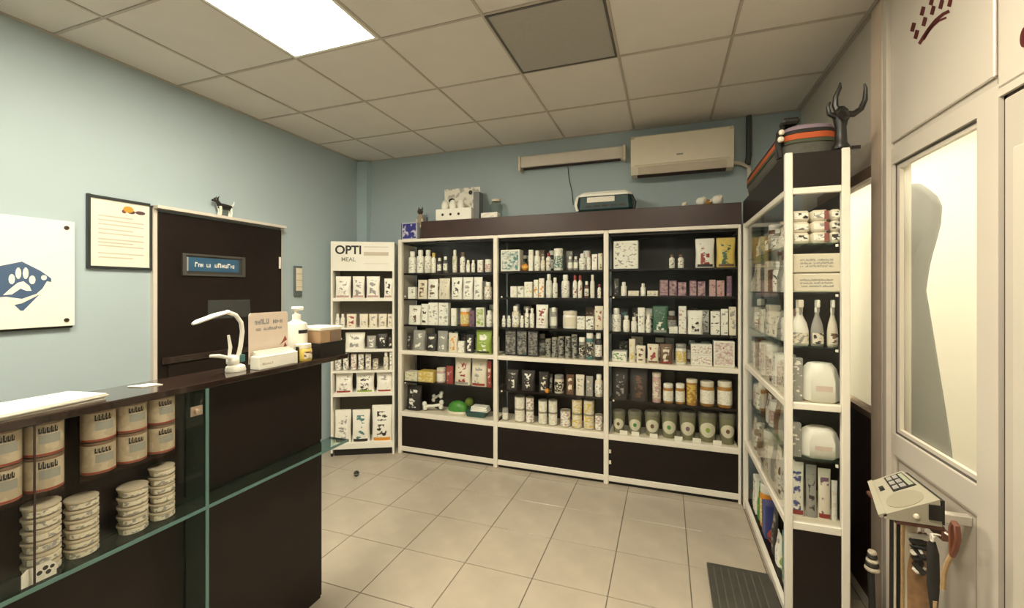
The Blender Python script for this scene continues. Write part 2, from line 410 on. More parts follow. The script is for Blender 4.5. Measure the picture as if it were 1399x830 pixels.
MB().tube([(-.03, .0, 1.31), (-.03, 0, 1.40), (-.03, 0, 1.46), (-.09, 0, 1.47)], .006).build('hanger_hook', M_alu, gt, smooth=True)

# ---------------------------------------------------------------- left wall: door, sign, board, certificate
XW = XL
dl = struct(MB().box(XW + .002, XW + .035, 1.895, 2.865, .01, 2.135, b=.003).build('door_2', M_dark), 'dark wenge door with a blue name sign in the blue wall', 'door')
box('rail', M_darktop, dl, XW + .035, XW + .055, 1.91, 2.85, 1.12, 1.165, b=.004)
box('lower_panel', M_dark, dl, XW + .035, XW + .045, 1.95, 2.81, .15, 1.11, b=.003)
box('small_plate', mat('smoked_plate', (.05, .052, .05), .2), dl, XW + .035, XW + .038, 2.22, 2.56, 1.40, 1.54)
for z in (.3, 1.85): MB().lathe([(.009, z - .05), (.009, z + .05)], 8, XW + .043, 2.84).build('hinge', M_alu, dl, smooth=True)
fr = MB().box(XW, XW + .03, 1.868, 1.892, 0, 2.17).box(XW, XW + .02, 2.868, 2.882, 0, 2.17).box(XW, XW + .075, 1.868, 2.882, 2.152, 2.172).build('door_frame', M_pvc, dl)
sg = thing('door_sign', 'blue name sign in a grey metal holder on the dark door', 'sign', (XW + .036, 2.275, 1.795))
m_ = MB().box(0, .012, -.235, .235, -.078, -.064).box(0, .012, -.235, .235, .064, .078).box(0, .014, -.235, -.21, -.064, .064).box(0, .014, .21, .235, -.064, .064)
m_.build('holder', mat('sign_holder', (.10, .095, .085), .35, .3), sg)
box('sign_plate', mat('sign_blue', (.035, .105, .19), .4, var=.2), sg, 0, .006, -.195, .185, -.045, .052)
box('holder_back', mat('sign_back', (.05, .048, .043), .4), sg, 0, .003, -.21, .21, -.064, .064)
box('edge_strip', mat('sign_edge', (.35, .36, .34), .4), sg, 0, .007, -.207, -.195, -.045, .052)
strokes('lettering', M_paper, sg, -.15, .15, -.014, .034, .0062, 5, axis='x')

bd = thing('wall_board', 'white board with blue paw shield logo mounted on standoffs', 'board', (XW, 1.0, 1.7))
YR_, YL_ = 1.47 - 1.0, .55 - 1.0
box('board_shadow', M_black, bd, .012, .022, YL_ + .012, YR_ - .006, -.297, .28)  # black offset sheet stands in for the board's shadow on the wall
box('board', M_white, bd, .022, .030, YL_, YR_, -.285, .302, b=.002)
for y in (YL_ + .05, YR_ - .037):
    for z in (-.252, .265):
        b0 = MB()
        b0.loft([[(x, y + .011 * math.cos(k * PI / 6), z + .011 * math.sin(k * PI / 6)) for k in range(12)] for x in (0, .036)]).build('standoff_bolt', mat('bolt_dark', (.08, .05, .03), .4, .6), bd)
M_navy = mat('navy_print', (.065, .115, .21), .45, var=.15)
def bp(x, y): p = onX(x, y, XW + .031); return (p.y - 1.0, p.z - 1.7)
def flat(poly, m, parent, name, fn, x0, t=.0008):
    q = [fn(*p) for p in poly]; return MB().prism(q, 0, x0, x0 + t).build(name, m, parent)
flat([(-45, 395), (-20, 368), (0, 363), (30, 357), (56, 370), (70, 380), (70, 385), (64, 384), (58, 394), (50, 401), (30, 408), (8, 405), (-25, 408)], M_navy, bd, 'shield_top', bp, .0302)
flat([(14, 411), (32, 412), (54, 402), (32, 424), (28, 424)], M_navy, bd, 'shield_tip', bp, .0302)
flat([(12, 411), (30, 408), (54, 400), (50, 404), (30, 414), (16, 417)], M_paper, bd, 'shield_band', bp, .0311)
M_pw = M_white
flat([(4, 403), (14, 394), (24, 386), (32, 384), (40, 390), (43, 397), (36, 397), (28, 394), (16, 402)], M_pw, bd, 'paw_pad', bp, .0311)
for (x, y, a_, b_) in ((16, 381, 4.5, 7), (25, 373, 4, 8), (35, 373, 4, 8), (44, 382, 4.5, 6)):
    flat([(x + a_ * math.cos(k * PI / 5), y + b_ * math.sin(k * PI / 5)) for k in range(10)], M_pw, bd, 'paw_toe', bp, .0311)
flat([(60 + 4 * math.cos(k * PI / 5), 379 + 3.5 * math.sin(k * PI / 5)) for k in range(10)], M_pw, bd, 'shield_hole', bp, .0311)

ct = thing('framed_certificate', 'framed certificate with small orange logo hanging beside the dark door', 'certificate', (XW, 1.705, 1.96))
box('paper', M_paper, ct, .004, .010, -.16, .158, -.20, .205)
m_ = MB().box(.0, .02, -.172, -.158, -.215, .222).box(0, .02, .152, .166, -.215, .208).box(0, .02, -.158, .152, .206, .22).box(0, .02, -.158, .152, -.215, -.2)
m_.build('frame', mat('frame_dark', (.03, .035, .035), .35), ct)
box('glass', M_glass, ct, .012, .014, -.158, .152, -.2, .206)
for k, z in enumerate((.10, .075, .05, .02, -.005, -.04, -.06, -.08, -.125, -.15)):
    box('text_line', mat('pale_ink', (.62, .55, .45), .8), ct, .0101, .0106, -.12, .12 - (.06 if k % 3 == 0 else 0), z, z + .008)
for k, (y, z, a_, b_, c_) in enumerate(((.035, .162, .028, .02, (.62, .33, .03)), (.05, .148, .022, .012, (.08, .03, .05)), (.10, .15, .028, .012, (.09, .04, .05)), (.012, .146, .012, .012, (.2, .05, .05)))):
    MB().loft([[(x_, y + a_ * math.cos(q * PI / 8), z + b_ * math.sin(q * PI / 8)) for q in range(16)] for x_ in (.0102, .0107 + .0003 * (k == 0))]).build('logo_shape', mat('cert_logo_%d' % k, c_, .6), ct)

dg = thing('dog_figurine', 'small black and white dog figurine standing on the door frame', 'figurine', (XW + .05, 2.335, 2.172))
m_ = MB()
m_.tube([(0, -.045, .075), (0, 0, .072), (0, .05, .07), (0, .055, .066)], [.02, .024, .021, .01], 8)
m_.build('body', M_black, dg, smooth=True)
for y in (-.038, .045):
    for x in (-.011, .011): MB().tube([(x, y, .07), (x, y + .006, .035), (x, y, 0)], [.011, .007, .008], 7).build('leg', M_white if y > 0 else M_paper, dg, smooth=True)
m_ = MB().tube([(0, -.04, .085), (0, -.055, .105)], [.016, .013], 8).ball((0, -.063, .113), .019, 8).tube([(0, -.07, .112), (0, -.093, .105)], [.011, .007], 8)
m_.build('head', M_black, dg, smooth=True)
for x in (-.011, .011): MB().tube([(x, -.056, .126), (x * 1.3, -.05, .141)], [.006, .002], 6).build('ear', M_black, dg, smooth=True)
MB().tube([(0, .055, .08), (0, .075, .10), (0, .08, .125)], [.006, .005, .003], 6).build('tail', M_white, dg, smooth=True)

th_ = thing('wall_intercom', 'slim cream wall panel in a dark housing beside the door', 'wall panel', (XW, 3.065, 1.70))
box('housing', mat('panel_housing', (.10, .13, .13), .5), th_, 0, .02, -.045, .045, -.145, .135, b=.006)
box('face', M_cream, th_, .02, .026, -.032, .036, -.095, .115, b=.003)
for z in (-.06, 0, .06): box('seam', M_grey, th_, .026, .0265, -.03, .034, z, z + .004)

# ---------------------------------------------------------------- product kinds
def bright(c, k): return tuple(min(1, x * k) for x in c)
COLS = {'white': (.90, .88, .79), 'cream': (.80, .73, .59), 'grey': (.34, .33, .30), 'dark': (.035, .03, .028), 'amber': (.42, .20, .035), 'orange': (.75, .30, .03),
        'pink': (.55, .36, .34), 'purple': (.20, .11, .17), 'red': (.32, .045, .035), 'green': (.30, .42, .06), 'darkgreen': (.03, .11, .06), 'yellow': (.70, .52, .12),
        'teal': (.08, .22, .22), 'brown': (.16, .08, .045), 'blue': (.07, .09, .28), 'leaf': (.06, .26, .03), 'olive': (.22, .21, .12)}
def cm(c): return mat('pack_' + c, COLS[c], .4, var=.06, scale=20)
def pm(base, ink, amount=.5, scale=45, ink2=None):
    return printed('print_%s_%s_%d_%d_%s' % (base, ink, int(amount * 100), int(scale), ink2), COLS[base], COLS[ink], amount, scale, (1, 1, 1.4), COLS[ink2] if ink2 else None)
def p_bottle(t, w_, h_, c, a, extra=None):
    r = min(w_ / 2, h_ * .34); bh = h_ * .76
    MB().lathe([(r * .9, 0), (r, .004), (r, bh * .86), (r * .9, bh * .95), (r * .55, bh), (r * .55, bh + h_ * .03)], 14).build('body', cm(c), t, smooth=True)
    cc = 'white' if c != 'white' else ('white' if a in ('white', 'grey', 'dark', 'cream') else a)
    cr = r * .66
    MB().lathe([(cr, bh + h_ * .03), (cr, h_ * .97), (cr * .85, h_)], 12).build('cap', cm(cc), t, smooth=True)
    MB().arc(r + .0004, bh * .18, bh * .74, PI * 1.08, PI * 1.92, 8).build('label', pm('white', a, .37, 60), t, smooth=True)
def p_pump(t, w_, h_, c, a, extra=None):
    p_bottle(t, w_, h_ * .86, c, a)
    MB().lathe([(.006, h_ * .84), (.006, h_)], 8).tube([(0, 0, h_ * .985), (0, -w_ * .55, h_ * .96)], .006, 6).build('pump', cm('white'), t, smooth=True)
def p_jar(t, w_, h_, c, a, extra=None):
    r = w_ / 2; bh = h_ * .8
    MB().lathe([(r * .9, 0), (r, h_ * .04), (r, bh * .92), (r * .88, bh)], 16).build('body', cm(c), t, smooth=True)
    MB().lathe([(r * .95, bh), (r * .97, bh + .003), (r * .97, h_ * .98), (r * .9, h_)], 16).build('lid', cm(extra or 'white'), t, smooth=True)
    MB().arc(r + .0004, bh * .15, bh * .82, PI * 1.05, PI * 1.95, 9).build('label', pm('cream', a, .5, 55), t, smooth=True)
def p_tub(t, w_, h_, c, a, extra=None):
    r = w_ / 2
    MB().lathe([(r * .80, 0), (r * .83, .004), (r * .96, h_ * .84), (r * .9, h_ * .85)], 16).build('body', cm(c), t, smooth=True)
    MB().lathe([(r, h_ * .82), (r, h_ * .93), (r * .92, h_ * .96), (r * .9, h_)], 16).build('lid', mat('tub_lid', (.17, .16, .11), .3), t, smooth=True)
    rr = r * .80; zc = h_ * .43; v = []; n = 16
    def pt(u, z):
        R0 = r * (.80 + .16 * z / (h_ * .84)) + .001
        return (u, -math.sqrt(max(R0 * R0 - u * u, 0)) - .002, z)
    rings = [[pt(k_ * rr * math.cos(q * 2 * PI / n), zc + k_ * min(h_ * .37, rr * 1.08) * math.sin(q * 2 * PI / n)) for q in range(n)] for k_ in (1, .85, .7, .5, .3, .08)]
    MB().loft(rings).build('round_label', mat('tub_label', (.74, .70, .54), .5), t, smooth=True)
    rings = [[(lambda P: (P[0], P[1] - .0008, P[2]))(pt(k_ * rr * .30 * math.cos(q * 2 * PI / n), zc + k_ * min(h_ * .13, rr * .36) * math.sin(q * 2 * PI / n))) for q in range(n)] for k_ in (1, .5, .1)]
    MB().loft(rings).build('label_picture', cm(a), t, smooth=True)
def p_tin(t, w_, h_, c, a, extra=None):
    r = w_ / 2
    MB().lathe([(r * .94, 0), (r, .002), (r, .005), (r * .97, .007), (r * .97, h_ - .007), (r, h_ - .005), (r, h_ - .001), (r * .95, h_), (r * .93, h_ - .003)], 16).build('can', mat('tin_metal', (.52, .47, .38), .35, .6), t, smooth=True)
    MB().arc(r * .975, .009, h_ - .009, PI * 1.0, PI * 2.0, 10).build('label', pm(c, a, .42, 45), t, smooth=True)
def p_box(t, w_, h_, c, a, extra=None):
    d = min(max(w_ * .6, .03), .13); b = min(.003, w_ * .05)
    MB().box(-w_ / 2, w_ / 2, -d / 2, d / 2, 0, h_, b=b).build('carton', cm(c), t)
    MB().box(-w_ * .44, w_ * .44, -d / 2 - .0008, -d / 2, h_ * .06, h_ * .94).build('front_print', pm(c, a, .36, 38, extra), t)
def p_flat(t, w_, h_, c, a, extra=None):
    d = .11
    MB().box(-w_ / 2, w_ / 2, -d / 2, d / 2, 0, h_, b=.002).build('carton', cm(c), t)
    MB().box(-w_ * .46, w_ * .46, -d / 2 - .0008, -d / 2, h_ * .15, h_ * .85).build('front_print', pm(c, a, .4, 60, extra), t)
def pouch_mesh(w_, h_, d, off=0.0, z0=0.0, z1=1.0, fx=1.0, front=False):
    rings = []
    for k in range(9):
        z = z0 + (z1 - z0) * k / 8
        th = d / 2 * (1 - .25 * z) * (math.sin(PI * min(1, (1 - z) * .62 + .03)) if z > .5 else 1 - .12 * (1 - z * 2) ** 2)
        th = max(th, .0015) + off
        ww = w_ / 2 * (.94 + .06 * abs(2 * z - 1)) * fx
        n = 16; rg = []
        for i in range(n):
            a = 2 * PI * i / n; cx_ = math.cos(a); sy_ = math.sin(a)
            x = ww * (abs(cx_) ** .6) * (1 if cx_ >= 0 else -1)
            y = th * (abs(sy_) ** .8) * (1 if sy_ >= 0 else -1)
            rg.append((x, y, z * h_))
        rings.append(rg)
    return rings
def p_pouch(t, w_, h_, c, a, extra=None):
    d = min(w_ * .55, .11)
    MB().loft(pouch_mesh(w_, h_ * .96, d)).build('bag', cm(c), t, smooth=True)
    MB().box(-w_ * .485, w_ * .485, -.0022, .0022, h_ * .95, h_, ).build('top_seal', cm(c), t)
    # front print patch follows the bulge
    full = pouch_mesh(w_, h_ * .96, d, .0012, .12, .86, .80)
    rings = [rg[9:16] for rg in full]          # front half (negative y)
    MB().loft(rings, cap=False, closed=False).build('front_print', pm(c, a, .42, 24), t, smooth=True)
    if extra:
        band_ = [rg[9:16] for rg in pouch_mesh(w_, h_ * .96, d, .0014, .03, .12, .97)]
        MB().loft(band_, cap=False, closed=False).build('bottom_band', cm(extra), t, smooth=True)
def p_spray(t, w_, h_, c, a, extra=None):
    r = w_ / 2
    MB().lathe([(r * .9, 0), (r, .006), (r, h_ * .30), (r * .82, h_ * .45), (r * .38, h_ * .62), (r * .33, h_ * .70)], 14, sy=.7).build('body', cm(c), t, smooth=True)
    MB().lathe([(r * .4, h_ * .69), (r * .4, h_ * .78), (r * .3, h_ * .80)], 10).box(-r * .28, r * .28, -r * .9, r * .5, h_ * .79, h_ * .95, b=.004).build('spray_head', cm('white' if c != 'white' else 'cream'), t)
    MB().tube([(0, -r * .5, h_ * .80), (0, -r * .75, h_ * .72), (0, -r * .6, h_ * .64)], .005, 6).build('trigger', cm('grey'), t, smooth=True)
    MB().arc(r + .0004, h_ * .05, h_ * .27, PI * 1.2, PI * 1.8, 6).build('label', pm('cream', a, .4, 50), t, smooth=True)
    t.children[-1].scale = (1, .7, 1)
def p_tube(t, w_, h_, c, a, extra=None):
    r = w_ / 2
    MB().lathe([(r, 0), (r, h_ * .98), (r * .9, h_)], 14).build('tube', cm(c), t, smooth=True)
    MB().lathe([(r * 1.04, h_ * .88), (r * 1.04, h_), (r * .95, h_ + .002)], 14).build('lid', cm('cream'), t, smooth=True)
    MB().arc(r + .0004, h_ * .1, h_ * .8, PI * 1.1, PI * 1.9, 8).build('label', pm(c, a, .45, 50), t, smooth=True)
def p_ball(t, w_, h_, c, a, extra=None):
    r = w_ / 2
    MB().ball((0, 0, r), r, 14).build('ball', cm(c), t, smooth=True)
    MB().lathe([(r * 1.003, r - r * .12), (r * 1.01, r), (r * 1.003, r + r * .12)], 16).build('stripe', cm(a), t, smooth=True)
KIND = {'bottle': (p_bottle, 'bottle', 'bottle'), 'pump': (p_pump, 'pump bottle', 'bottle'), 'jar': (p_jar, 'lidded jar', 'jar'), 'tub': (p_tub, 'clear treat tub', 'tub'), 'tin': (p_tin, 'food tin', 'tin'),
        'box': (p_box, 'carton', 'box'), 'flat': (p_flat, 'flat carton', 'box'), 'pouch': (p_pouch, 'food pouch', 'pouch'), 'bag': (p_pouch, 'food bag', 'bag'),
        'spray': (p_spray, 'spray bottle', 'bottle'), 'tube': (p_tube, 'round tube pack', 'tube'), 'ball': (p_ball, 'toy ball', 'ball')}
NAME = {'bottle': 'bottle', 'pump': 'pump_bottle', 'jar': 'jar', 'tub': 'treat_tub', 'tin': 'food_tin', 'box': 'carton_box', 'flat': 'flat_carton', 'pouch': 'food_pouch', 'bag': 'food_bag', 'spray': 'spray_bottle', 'tube': 'tube_pack', 'ball': 'toy_ball'}
ORD = ['first', 'second', 'third', 'fourth', 'fifth', 'sixth', 'seventh', 'eighth', 'ninth', 'tenth', 'eleventh', 'twelfth', 'thirteenth', 'fourteenth', 'fifteenth', 'sixteenth', 'seventeenth', 'eighteenth', 'nineteenth', 'twentieth']
WORD = {'darkgreen': 'dark green', 'leaf': 'bright green', 'dark': 'black'}
INK = {'grey': 'grey', 'dark': 'black'}
def cw(c): return WORD.get(c, c)
def look(kind, c, a):
    n = KIND[kind][1]
    if kind == 'tub': return 'clear tub with round %s label' % cw(a)
    if kind == 'ball': return '%s toy ball' % cw(c)
    return '%s %s with %s print' % (cw(c), n, cw(a)) if a != c else '%s %s' % (cw(c), n)
def product(kind, loc, w_, h_, c, a, rz, label, group, extra=None, tilt=0):
    t = thing(NAME[kind], label, KIND[kind][2], loc, rz, group)
    if tilt: t.rotation_euler.x = tilt
    KIND[kind][0](t, w_, h_, c, a, extra)
    return t

# ---------------------------------------------------------------- wall cabinets along the back wall
FY = 3.63
PX = [-2.48, -1.462, -.470, .535]
ZT, ZM, ZL = 2.09, 1.0, .395
SECN = ['left', 'middle', 'right']
SHZ = [[1.78, 1.525, 1.27], [1.785, 1.545, 1.275], [1.79, 1.565, 1.265]]
SHL = [.71, .705, .70]
for i in range(3):
    x0, x1 = PX[i], PX[i + 1]
    t = thing('wall_cabinet', '%s one of three glass fronted product cabinets along the back wall' % SECN[i], 'cabinet', ((x0 + x1) / 2, FY, 0), group='glass fronted wall cabinets')
    a, b_ = x0 - (x0 + x1) / 2, x1 - (x0 + x1) / 2
    pw = .02
    def Bx(n, m, *k, **q): return box(n, m, t, *k, **q)
    Bx('post', M_alu, a - pw, a + pw, 0, .04, .0, 2.11, b=.004)
    if i == 2: Bx('post', M_alu, b_ - pw, b_ - .0005, 0, .04, 0, 2.11, b=.004)
    e0, e1 = a + pw, (b_ - pw)
    Bx('rail', M_alu, e0, e1, .002, .036, ZT - .005, ZT + .022, b=.003)
    Bx('rail', M_alu, e0, e1, .002, .036, ZM - .018, ZM + .018, b=.003)
    Bx('rail', M_alu, e0, e1, .002, .036, ZL - .022, ZL + .022, b=.003)
    Bx('rail', M_alu, e0, e1, .002, .036, .03, .075, b=.003)
    Bx('kick_panel', M_dark, e0, e1, .012, .03, .075, ZL - .022)
    Bx('plinth', M_black, e0, e1, .03, .05, 0, .03)
    Bx('back_panel', M_dark, e0 - .01, e1 + .01, .30, .312, .03, 2.08)
    Bx('top_board', M_dark, e0, e1, .04, .30, 2.065, 2.08)
    for z in SHZ[i]: Bx('shelf', M_dark, e0, e1, .045, .30, z - .016, z)
    Bx('shelf', M_dark, e0, e1, .045, .30, SHL[i] - .016, SHL[i])
    Bx('shelf', M_cream, e0, e1, .036, .30, ZM + .002, ZM + .018)
    Bx('shelf', M_cream, e0, e1, .036, .30, ZL + .004, ZL + .022)
    if i == 0: Bx('side_panel', M_alu, a - pw, a - pw + .006, .04, .30, .03, 2.11)
    if i == 2: Bx('side_panel', M_dark, b_ - pw, b_ - pw + .006, .04, .30, .03, 2.08)
    mid = (e0 + e1) / 2
    for (z0, z1) in ((ZM + .02, ZT - .006), (ZL + .023, ZM - .019)):
        g1 = Bx('glass_door', M_glass, e0, mid + .03, .012, .016, z0, z1)
        g2 = Bx('glass_door', M_glass, mid - .03, e1, .022, .026, z0, z1)
        MB().lathe([(.008, 0), (.008, .004)], 8).build('finger_pull', M_alu, g1).matrix_local = Matrix.Translation((e0 + .04, .010, (z0 + z1) / 2)) @ Matrix.Rotation(PI / 2, 4, 'X')
    if i == 2: Bx('hinge_plate', M_alu, e0 + .002, e0 + .02, .008, .012, .17, .20); Bx('hinge_plate', M_alu, e0 + .002, e0 + .02, .008, .012, .26, .29)

fb = thing('fascia_board', 'long dark wenge fascia board along the top of the back cabinets', 'fascia', (-.85, FY, 2.112))
box('front_board', M_fascia, fb, -1.39, 1.385, .002, .022, 0, .165, b=.003)
box('top_board', M_dark, fb, -1.39, 1.385, .022, .31, .145, .165)
box('end_board', M_dark, fb, -1.39, -1.37, .022, .31, 0, .145)

YFR = FY + .055          # front line of the products
def shelf_row(sec, shelf, z, items):
    names = {0: 'top', 1: 'second', 2: 'third', 3: 'fourth', 4: 'fifth', 5: 'bottom'}
    grp = 'products on the %s shelf of the %s cabinet' % (names[shelf], SECN[sec])
    lastx = PX[sec] + .024
    for k, it in enumerate(items):
        kind, xl, xr, yt, c, a = it[:6]; extra = it[6] if len(it) > 6 else None; n = it[7] if len(it) > 7 else 1
        A = onY(xl, yt, YFR); B = onY(xr, yt, YFR)
        xa = max(A.x, lastx); xb = min(B.x, PX[sec + 1] - .024)
        wd = max(xb - xa - .002, .02); xm = (xa + xb) / 2; lastx = xa + wd + .002
        hh = max(onY((xl + xr) / 2, yt, YFR).z - z, .03)
        mx = {0: .24, 1: .21, 2: .22, 3: .23, 4: .255, 5: .26}[shelf]; hh = min(hh, mx)
        dep = {'bottle': wd, 'pump': wd, 'jar': wd, 'tub': wd, 'tin': wd, 'tube': wd, 'ball': wd, 'spray': wd * .7, 'flat': .11, 'box': min(max(wd * .6, .03), .13), 'pouch': min(wd * .55, .11), 'bag': min(wd * .55, .11)}[kind]
        for q in range(n):
            h1 = hh / n
            nm = look(kind, c, a)
            pos = '%s from left' % ORD[k] if k else 'leftmost'
            if n > 1: nm = ('upper ' if q == n - 1 else 'lower ') + nm
            lab = '%s, %s, %s shelf, %s cabinet' % (nm, pos, names[shelf], SECN[sec])
            product(kind, (xm, YFR + dep / 2, z + q * h1 + .0005), wd, h1 - (.001 if n > 1 else 0), c, a, R.uniform(-.06, .06) if n == 1 and kind not in ('box', 'flat', 'bag', 'pouch') else 0, lab, grp, extra)
b = 'bottle'
S = [[None] * 6 for _ in range(3)]
S[0][0] = [(b, 556, 565.5, 343, 'white', 'grey'), (b, 567, 576.5, 341, 'white', 'grey'), (b, 578, 587, 341, 'white', 'grey'), (b, 588, 594, 345, 'white', 'yellow'), (b, 596, 602, 352, 'dark', 'grey'), (b, 604, 610, 350, 'dark', 'grey'),
           (b, 617, 623, 341, 'cream', 'green'), (b, 627, 634, 344, 'white', 'brown'), (b, 636, 641, 355, 'cream', 'pink'), (b, 643, 648, 355, 'white', 'grey'), ('box', 652, 659, 355, 'white', 'pink'), ('jar', 661, 670, 354, 'white', 'pink')]
S[0][1] = [('box', 557, 567, 392, 'white', 'grey'), ('pouch', 569, 582, 382, 'cream', 'brown'), ('pouch', 583, 597, 381, 'white', 'brown'), ('pouch', 598, 613, 380, 'cream', 'pink'), ('pouch', 615, 630, 378, 'white', 'dark'), ('pouch', 631, 645, 376, 'white', 'grey'), ('pouch', 646, 658, 377, 'white', 'grey'), (b, 660, 670, 385, 'cream', 'red')]
S[0][2] = [('pouch', 556, 573, 417, 'white', 'brown'), ('pouch', 574, 584, 415, 'white', 'dark'), ('box', 585, 598, 412, 'white', 'grey'), ('box', 599, 612, 413, 'white', 'grey'), ('box', 616, 623, 421, 'white', 'cream'), ('jar', 626, 640, 421, 'orange', 'yellow', 'white'), ('box', 641, 648, 424, 'purple', 'dark'), ('box', 650, 661, 420, 'white', 'green', 'pink'), (b, 663, 671, 424, 'white', 'grey')]
S[0][3] = [('pouch', 555, 561, 455, 'dark', 'grey'), ('pouch', 562, 579, 451, 'grey', 'white'), ('pouch', 581, 595, 456, 'dark', 'white'), ('pouch', 596, 610, 452, 'grey', 'white'), ('pouch', 611, 624, 455, 'cream', 'orange'), ('box', 625, 634, 466, 'white', 'pink'), ('bag', 635, 646, 457, 'dark', 'white'), ('bag', 648, 670, 451, 'green', 'white', 'dark')]
S[0][4] = [('flat', 552, 570, 508, 'cream', 'green', None, 2), ('flat', 571, 592, 507, 'yellow', 'cream', None, 2), ('jar', 594, 606, 503, 'pink', 'white', 'cream'), ('pouch', 608, 618, 500, 'red', 'pink'), ('bag', 619, 641, 489, 'cream', 'red', 'grey'), ('bag', 642, 664, 489, 'cream', 'grey', 'red'), ('pouch', 665, 671, 493, 'red', 'cream')]
S[0][5] = [('bag', 552, 573, 527, 'dark', 'white')]
S[1][0] = [('box', 684, 710, 341, 'white', 'teal', 'grey'), ('ball', 711, 721, 353, 'orange', 'yellow'), ('box', 722, 728, 341, 'white', 'cream'), (b, 729, 737, 342, 'white', 'grey'), (b, 738, 744, 350, 'cream', 'orange'), (b, 745, 752, 345, 'white', 'red'), ('jar', 755, 768, 339, 'white', 'teal'), (b, 775, 782, 350, 'grey', 'white'), (b, 783, 789, 350, 'grey', 'white'), (b, 790, 800, 346, 'white', 'grey'), (b, 801, 807, 346, 'white', 'pink'), ('pouch', 808, 816, 347, 'white', 'pink'), ('box', 817, 823, 346, 'cream', 'brown')]
S[1][1] = [('box', 697, 706, 391, 'white', 'cream'), ('box', 707, 715.5, 391, 'white', 'grey'), ('box', 716, 727, 385, 'white', 'yellow'), ('box', 729, 735, 382, 'white', 'orange'), ('box', 736, 743, 380, 'white', 'orange'), (b, 745, 753, 372, 'white', 'cream'), (b, 754, 761, 379, 'white', 'grey'), (b, 766, 777, 375, 'white', 'grey'), (b, 782, 788, 376, 'white', 'red'), (b, 789, 795, 376, 'white', 'red'), (b, 798, 804, 384, 'brown', 'grey'), (b, 806, 812, 375, 'white', 'cream'), (b, 816, 821, 388, 'white', 'red')]
S[1][2] = [(b, 685, 690, 431, 'white', 'grey'), (b, 692, 697, 431, 'white', 'grey'), (b, 698, 708, 418, 'cream', 'grey'), (b, 710, 715, 431, 'white', 'cream'), (b, 716, 722, 421, 'white', 'dark'), (b, 723, 729, 421, 'white', 'dark'), ('pouch', 731, 748, 416, 'white', 'red'), (b, 751, 760, 420, 'grey', 'white'), ('jar', 767, 787, 425, 'white', 'cream', 'cream'), ('box', 788, 799, 432, 'white', 'grey'), ('box', 800, 811, 432, 'white', 'dark'), ('pouch', 812, 824, 418, 'cream', 'red')]
S[1][3] = [('box', 690, 705, 449, 'dark', 'grey', 'purple'), ('box', 706, 720, 448, 'dark', 'grey', 'teal'), ('box', 721, 735, 449, 'dark', 'grey', 'purple')] + [('tin', x, x + 8, y, 'grey', 'dark') for x, y in ((744, 463), (753, 461), (762, 460), (771, 460), (780, 457))] + [('jar', 790, 799, 461, 'grey', 'dark', 'white'), ('jar', 800, 810, 455, 'teal', 'dark', 'white'), (b, 812, 822, 452, 'dark', 'pink')]
S[1][4] = [('bag', 690, 707, 505, 'dark', 'white'), ('bag', 711, 730, 506, 'dark', 'white'), ('bag', 735, 749, 508, 'dark', 'cream'), ('pouch', 750, 755, 511, 'dark', 'grey'), ('jar', 756, 769, 513, 'cream', 'dark', 'grey'), ('pouch', 773, 784, 512, 'brown', 'cream'), ('pouch', 786, 798, 512, 'cream', 'grey'), ('pouch', 800, 810, 514, 'grey', 'cream'), (b, 812, 823, 512, 'cream', 'dark')]
S[1][5] = [('jar', 685, 693, 558, 'grey', 'white', 'grey'), ('tin', 701, 715, 542, 'white', 'cream', None, 2), ('tin', 717, 728, 543, 'white', 'pink', None, 2), ('tin', 734, 746, 547, 'white', 'cream', None, 2), ('tin', 748, 760, 547, 'white', 'cream', None, 2), ('tin', 764, 778, 561, 'white', 'pink'), ('tin', 780, 794, 546, 'cream', 'yellow', None, 2), ('tin', 796, 811, 547, 'cream', 'yellow', None, 2), ('tin', 812, 823, 567, 'white', 'pink')]
S[2][0] = [('box', 838, 872, 329, 'white', 'grey'), (b, 914, 922, 347, 'white', 'brown'), (b, 926, 934.5, 347, 'white', 'brown'), ('bag', 950, 977, 325, 'white', 'red', 'dark'), ('bag', 979, 1006, 324, 'yellow', 'darkgreen', 'brown')]
S[2][1] = [('pouch', 838, 846, 380, 'dark', 'grey'), (b, 848, 856, 385, 'white', 'cream'), ('flat', 858, 873, 397, 'cream', 'white'), (b, 875, 882, 387, 'white', 'cream'), ('flat', 884, 899, 397, 'cream', 'grey')] + [('box', x, x + w_, y, 'purple', 'pink', 'dark') for x, w_, y in ((901, 12, 382), (914, 11, 383), (926, 12, 385), (942, 10, 383), (953, 11, 384))] + [('box', 969, 978, 382, 'pink', 'purple'), ('box', 979, 990, 383, 'pink', 'red'), ('box', 993, 1000, 377, 'purple', 'pink')]
S[2][2] = [(b, 835, 848, 421, 'white', 'grey'), (b, 851, 860, 431, 'white', 'cream'), (b, 862, 870, 433, 'white', 'cream'), ('pouch', 871, 881, 420, 'white', 'grey'), (b, 882, 890, 430, 'white', 'grey'), ('bag', 891, 913, 411, 'darkgreen', 'white', 'grey'), ('flat', 914, 926, 446, 'white', 'cream'), ('box', 927, 938, 417, 'white', 'pink'), ('pouch', 939, 961, 424, 'white', 'dark'), ('box', 971, 984, 425, 'white', 'dark'), ('box', 985, 995, 422, 'white', 'grey'), ('box', 996, 1006, 418, 'cream', 'grey')]
S[2][3] = [('flat', 836, 856, 480, 'white', 'leaf'), ('pouch', 859, 868, 463, 'cream', 'yellow'), ('pouch', 869, 882, 472, 'cream', 'brown'), ('bag', 884, 900, 470, 'cream', 'red', 'brown'), ('bag', 901, 919, 470, 'brown', 'cream', 'red'), ('jar', 923, 938, 470, 'white', 'yellow', 'grey'), ('flat', 944, 973, 470, 'white', 'pink', None, 2), ('box', 975, 1004, 466, 'white', 'pink', 'red')]
